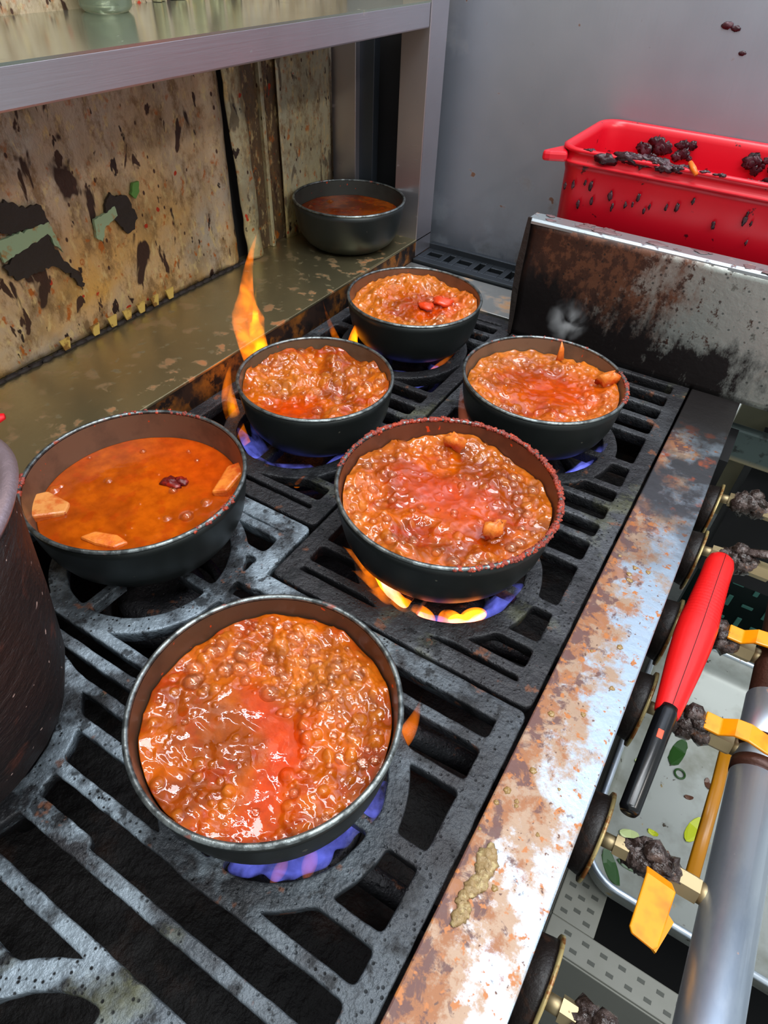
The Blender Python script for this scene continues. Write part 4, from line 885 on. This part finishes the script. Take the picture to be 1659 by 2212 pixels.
# back strut and things below
t = thing('stove_frame_strut', (.2, .79, -.075), 'grimy grey green crossbar at far right below the splash plate', 'frame')
m = MB(); m.box(.0375, .42, .775, .79, -.095, -.05); k = MT('grimy_green_grey', lin((84, 98, 96)), .5, .3); k.layer(k.ramp(k.noise(60), .55, .64), lin((50, 56, 54))); k.layer(k.axis(2, -.086, -.093), lin((150, 140, 112))); m.build('crossbar', k.m, t, bevel=.002)
m = MB(); m.box(.085, .45, .795, .89, -.30, -.10); m.build('control_box', M['black'], t, label='black box')
m = MB(); m.box(.037, .05, .70, .775, FZ, -.05); m.build('frame_leg', M['black'], t)
m2 = MB(); m2.box(.048, .125, .935, .96, -.30, -.085); tag(m2.build('cream_panel', plain('cream_paint', (196, 192, 158), .5, 0, .001, 30), None, (.15, .95, -.3)), 'cream painted panel scrap at the far right end of the rail', 'panel')
t = thing('teal_crate', (.3, .92, FZ), 'dark crate with teal slots behind the gas valves', 'crate')
m = MB(); m.box(.10, .55, .905, .935, FZ, -.31); m.build('crate_wall', plain('dark_green_plastic', (16, 34, 32), .5), t)
tp_ = plain('teal_plastic', (96, 160, 146), .4); sl = []; c0 = parent_loc(t)
for w_, h_ in ((.004, .013), (.009, .0035)):
    m = MB(); m.box(-w_, w_, -.0025, 0, -h_, h_); o = m.build('slot', tp_, t, (0, 0, 0), .0015, label='pale teal slot'); sl.append(o)
first = [True, True]
for r in range(6):
    for c_ in range(5):
        kx = 0 if (r+c_) % 2 else 1; o = sl[kx]
        if not first[kx]: o = o.copy(); COL.objects.link(o); o.parent = t
        first[kx] = False; o.location = (.135+c_*.030-c0[0], .9049-c0[1], -.52+r*.042-c0[2])
    
# steel tray with vegetable scraps, standing on a grey dimpled crate
t = thing('grey_plastic_crate', (.3, .5, FZ), 'pale grey plastic crate with dimpled rim on the floor', 'crate')
k = MT('grey_crate_plastic', lin((128, 128, 120)), .5); k.layer(k.ramp(k.noise(20), .5, .7, 0, .6), lin((120, 120, 110))); gp = k.m
zc = -.506
m = MB(); m.box(.084, .62, .288, .324, zc-.012, zc); m.box(.084, .138, .324, .80, zc-.012, zc); m.box(.084, .62, .78, .82, zc-.012, zc); m.box(.58, .62, .324, .78, zc-.012, zc)
m.box(.084, .62, .286, .289, FZ, zc-.004); m.box(.082, .086, .288, .82, FZ, zc-.004); m.build('crate_rim', gp, t, bevel=.003)
m = MB(); m.box(.086, .60, .290, .80, FZ, FZ+.006); m.build('crate_inside', M['black'], t)  # black bottom paints the darkness inside the open crate
hs = []
for i in range(22):
    for j in range(2): hs.append((.098+i*.0225+(j*.011), .298+j*.015))
for i in range(14):
    for j in range(3): hs.append((.096+j*.0145, .334+i*.017+(j % 2)*.008))
dk = plain('painted_hollow_shade', (72, 74, 68), .6)  # dark raised pads paint the shade of hollows in the rim
mm = MB(); mm.box(-.0042, .0042, -.0022, .0022, 0, .0006); me0 = mm.build('dimple_shade', dk, t, (0, 0, 0)); c0 = parent_loc(t)
me0.location = (hs[0][0]-c0[0], hs[0][1]-c0[1], zc-c0[2])
for (hx, hy) in hs[1:]:
    o = me0.copy(); COL.objects.link(o); o.parent = t; o.location = (hx-c0[0], hy-c0[1], zc-c0[2])
    
t = thing('steel_scrap_tray', (.32, .6, -.505), 'dirty steel tray holding vegetable scraps below the gas valves', 'tray')
k = MT('dirty_tray_steel', lin((160, 164, 160)), .45, .35); k.layer(k.ramp(k.noise(9, detail=5), .45, .62, 0, .8), lin((112, 112, 98)), .5); k.layer(k.ramp(k.noise(60), .66, .7), lin((60, 50, 40)), .5)
k.layer(k.ramp(k.noise(30), .66, .72), lin((176, 150, 90)), .5)
tm = k.m
tx0, tx1, ty0, ty1 = .088, .58, .368, .80
def offr(d, z): return (rrect(tx0+d, tx1-d, ty0+d, ty1-d, .05-d*.5, 10), z)
loft([offr(0.012, -.5050), offr(.004, -.49), offr(0, -.456), offr(-.001, -.451), offr(.003, -.451), offr(.006, -.489), offr(.016, -.5015)]).build('tray_body', tm, t)
m = MB(); P_ = rrect(tx0, tx1, ty0, ty1, .05, 10); P_ = P_+[P_[0]]; m.tube([(a, b, -.451) for a, b in P_], .0042, 10); m.build('rolled_rim', M['pipe'], t, label='shiny rolled rim')
LG = plain('pale_scallion', (186, 200, 140), .3); DG = plain('dark_green_leaf', (34, 72, 22), .35); YG = plain('yellow_green', (176, 186, 40), .3); BR_ = plain('brown_scrap', (90, 58, 44), .4)
scr = [('scallion_piece', LG, (.139, .466), .013, .4, 'pale green square scallion piece in the tray near the lighter tip'), ('scallion_piece', YG, (.166, .486), .007, 0, 'small yellow green scallion bit in the middle of the tray'),
       ('scallion_leaf', YG, (.213, .520), .016, 1.3, 'long yellow green leaf strip in the tray beside the pipe'), ('scallion_leaf', DG, (.168, .622), .018, 1.4, 'dark green leaf in the tray under the second valve'),
       ('scallion_leaf', DG, (.130, .413), .016, 2.2, 'dark green leaf at the near rim of the tray behind the black disc'), ('scallion_leaf', DG, (.281, .434), .024, 2.0, 'dark green leaf beside the gas pipe near the tray rim'),
       ('vegetable_scrap', LG, (.124, .579), .010, .9, 'pale scrap at the left side of the tray'), ('vegetable_scrap', BR_, (.197, .562), .006, .3, 'small brown scrap in the middle of the tray'),
       ('vegetable_scrap', BR_, (.216, .597), .008, 1.9, 'dark brown scrap near the yellow strap'), ('scallion_leaf', DG, (.155, .430), .014, .2, 'dark green leaf below the greasy valve with hanging lever')]
for nm, mt, (x, y), r, a, lb in scr:
    m = MB(); n = 14; v = []; rg = random.Random(int(x*1000))
    for lay in (0, .0016):
        for q in range(n):
            th_ = 2*math.pi*q/n; rr = r*(1+rg.uniform(-.15, .15) if lay == 0 else 1); u = rr*math.cos(th_); w_ = rr*.55*math.sin(th_)
            if nm == 'scallion_leaf': u *= 1.4
            v.append((x+u*math.cos(a)-w_*math.sin(a), y+u*math.sin(a)+w_*math.cos(a), -.5012+lay+.0015*math.cos(th_*2)))
    m.add(v, [tuple(range(n))[::-1], tuple(range(n, 2*n))]+[(q, (q+1) % n, n+(q+1) % n, n+q) for q in range(n)]); tag(m.build(nm, mt, None, (x, y, -.5012)), lb, 'vegetable scrap', 'vegetable scraps in the tray')
m = MB(); m.lathe([(.007+.0014*math.cos(q*math.pi/4), -.499+.0014*math.sin(q*math.pi/4)) for q in range(9)], (.178, .589, 0), 24, False); tag(m.build('scallion_ring', DG, None, (.178, .589, -.5)), 'small green scallion ring in the tray', 'vegetable scrap', 'vegetable scraps in the tray')
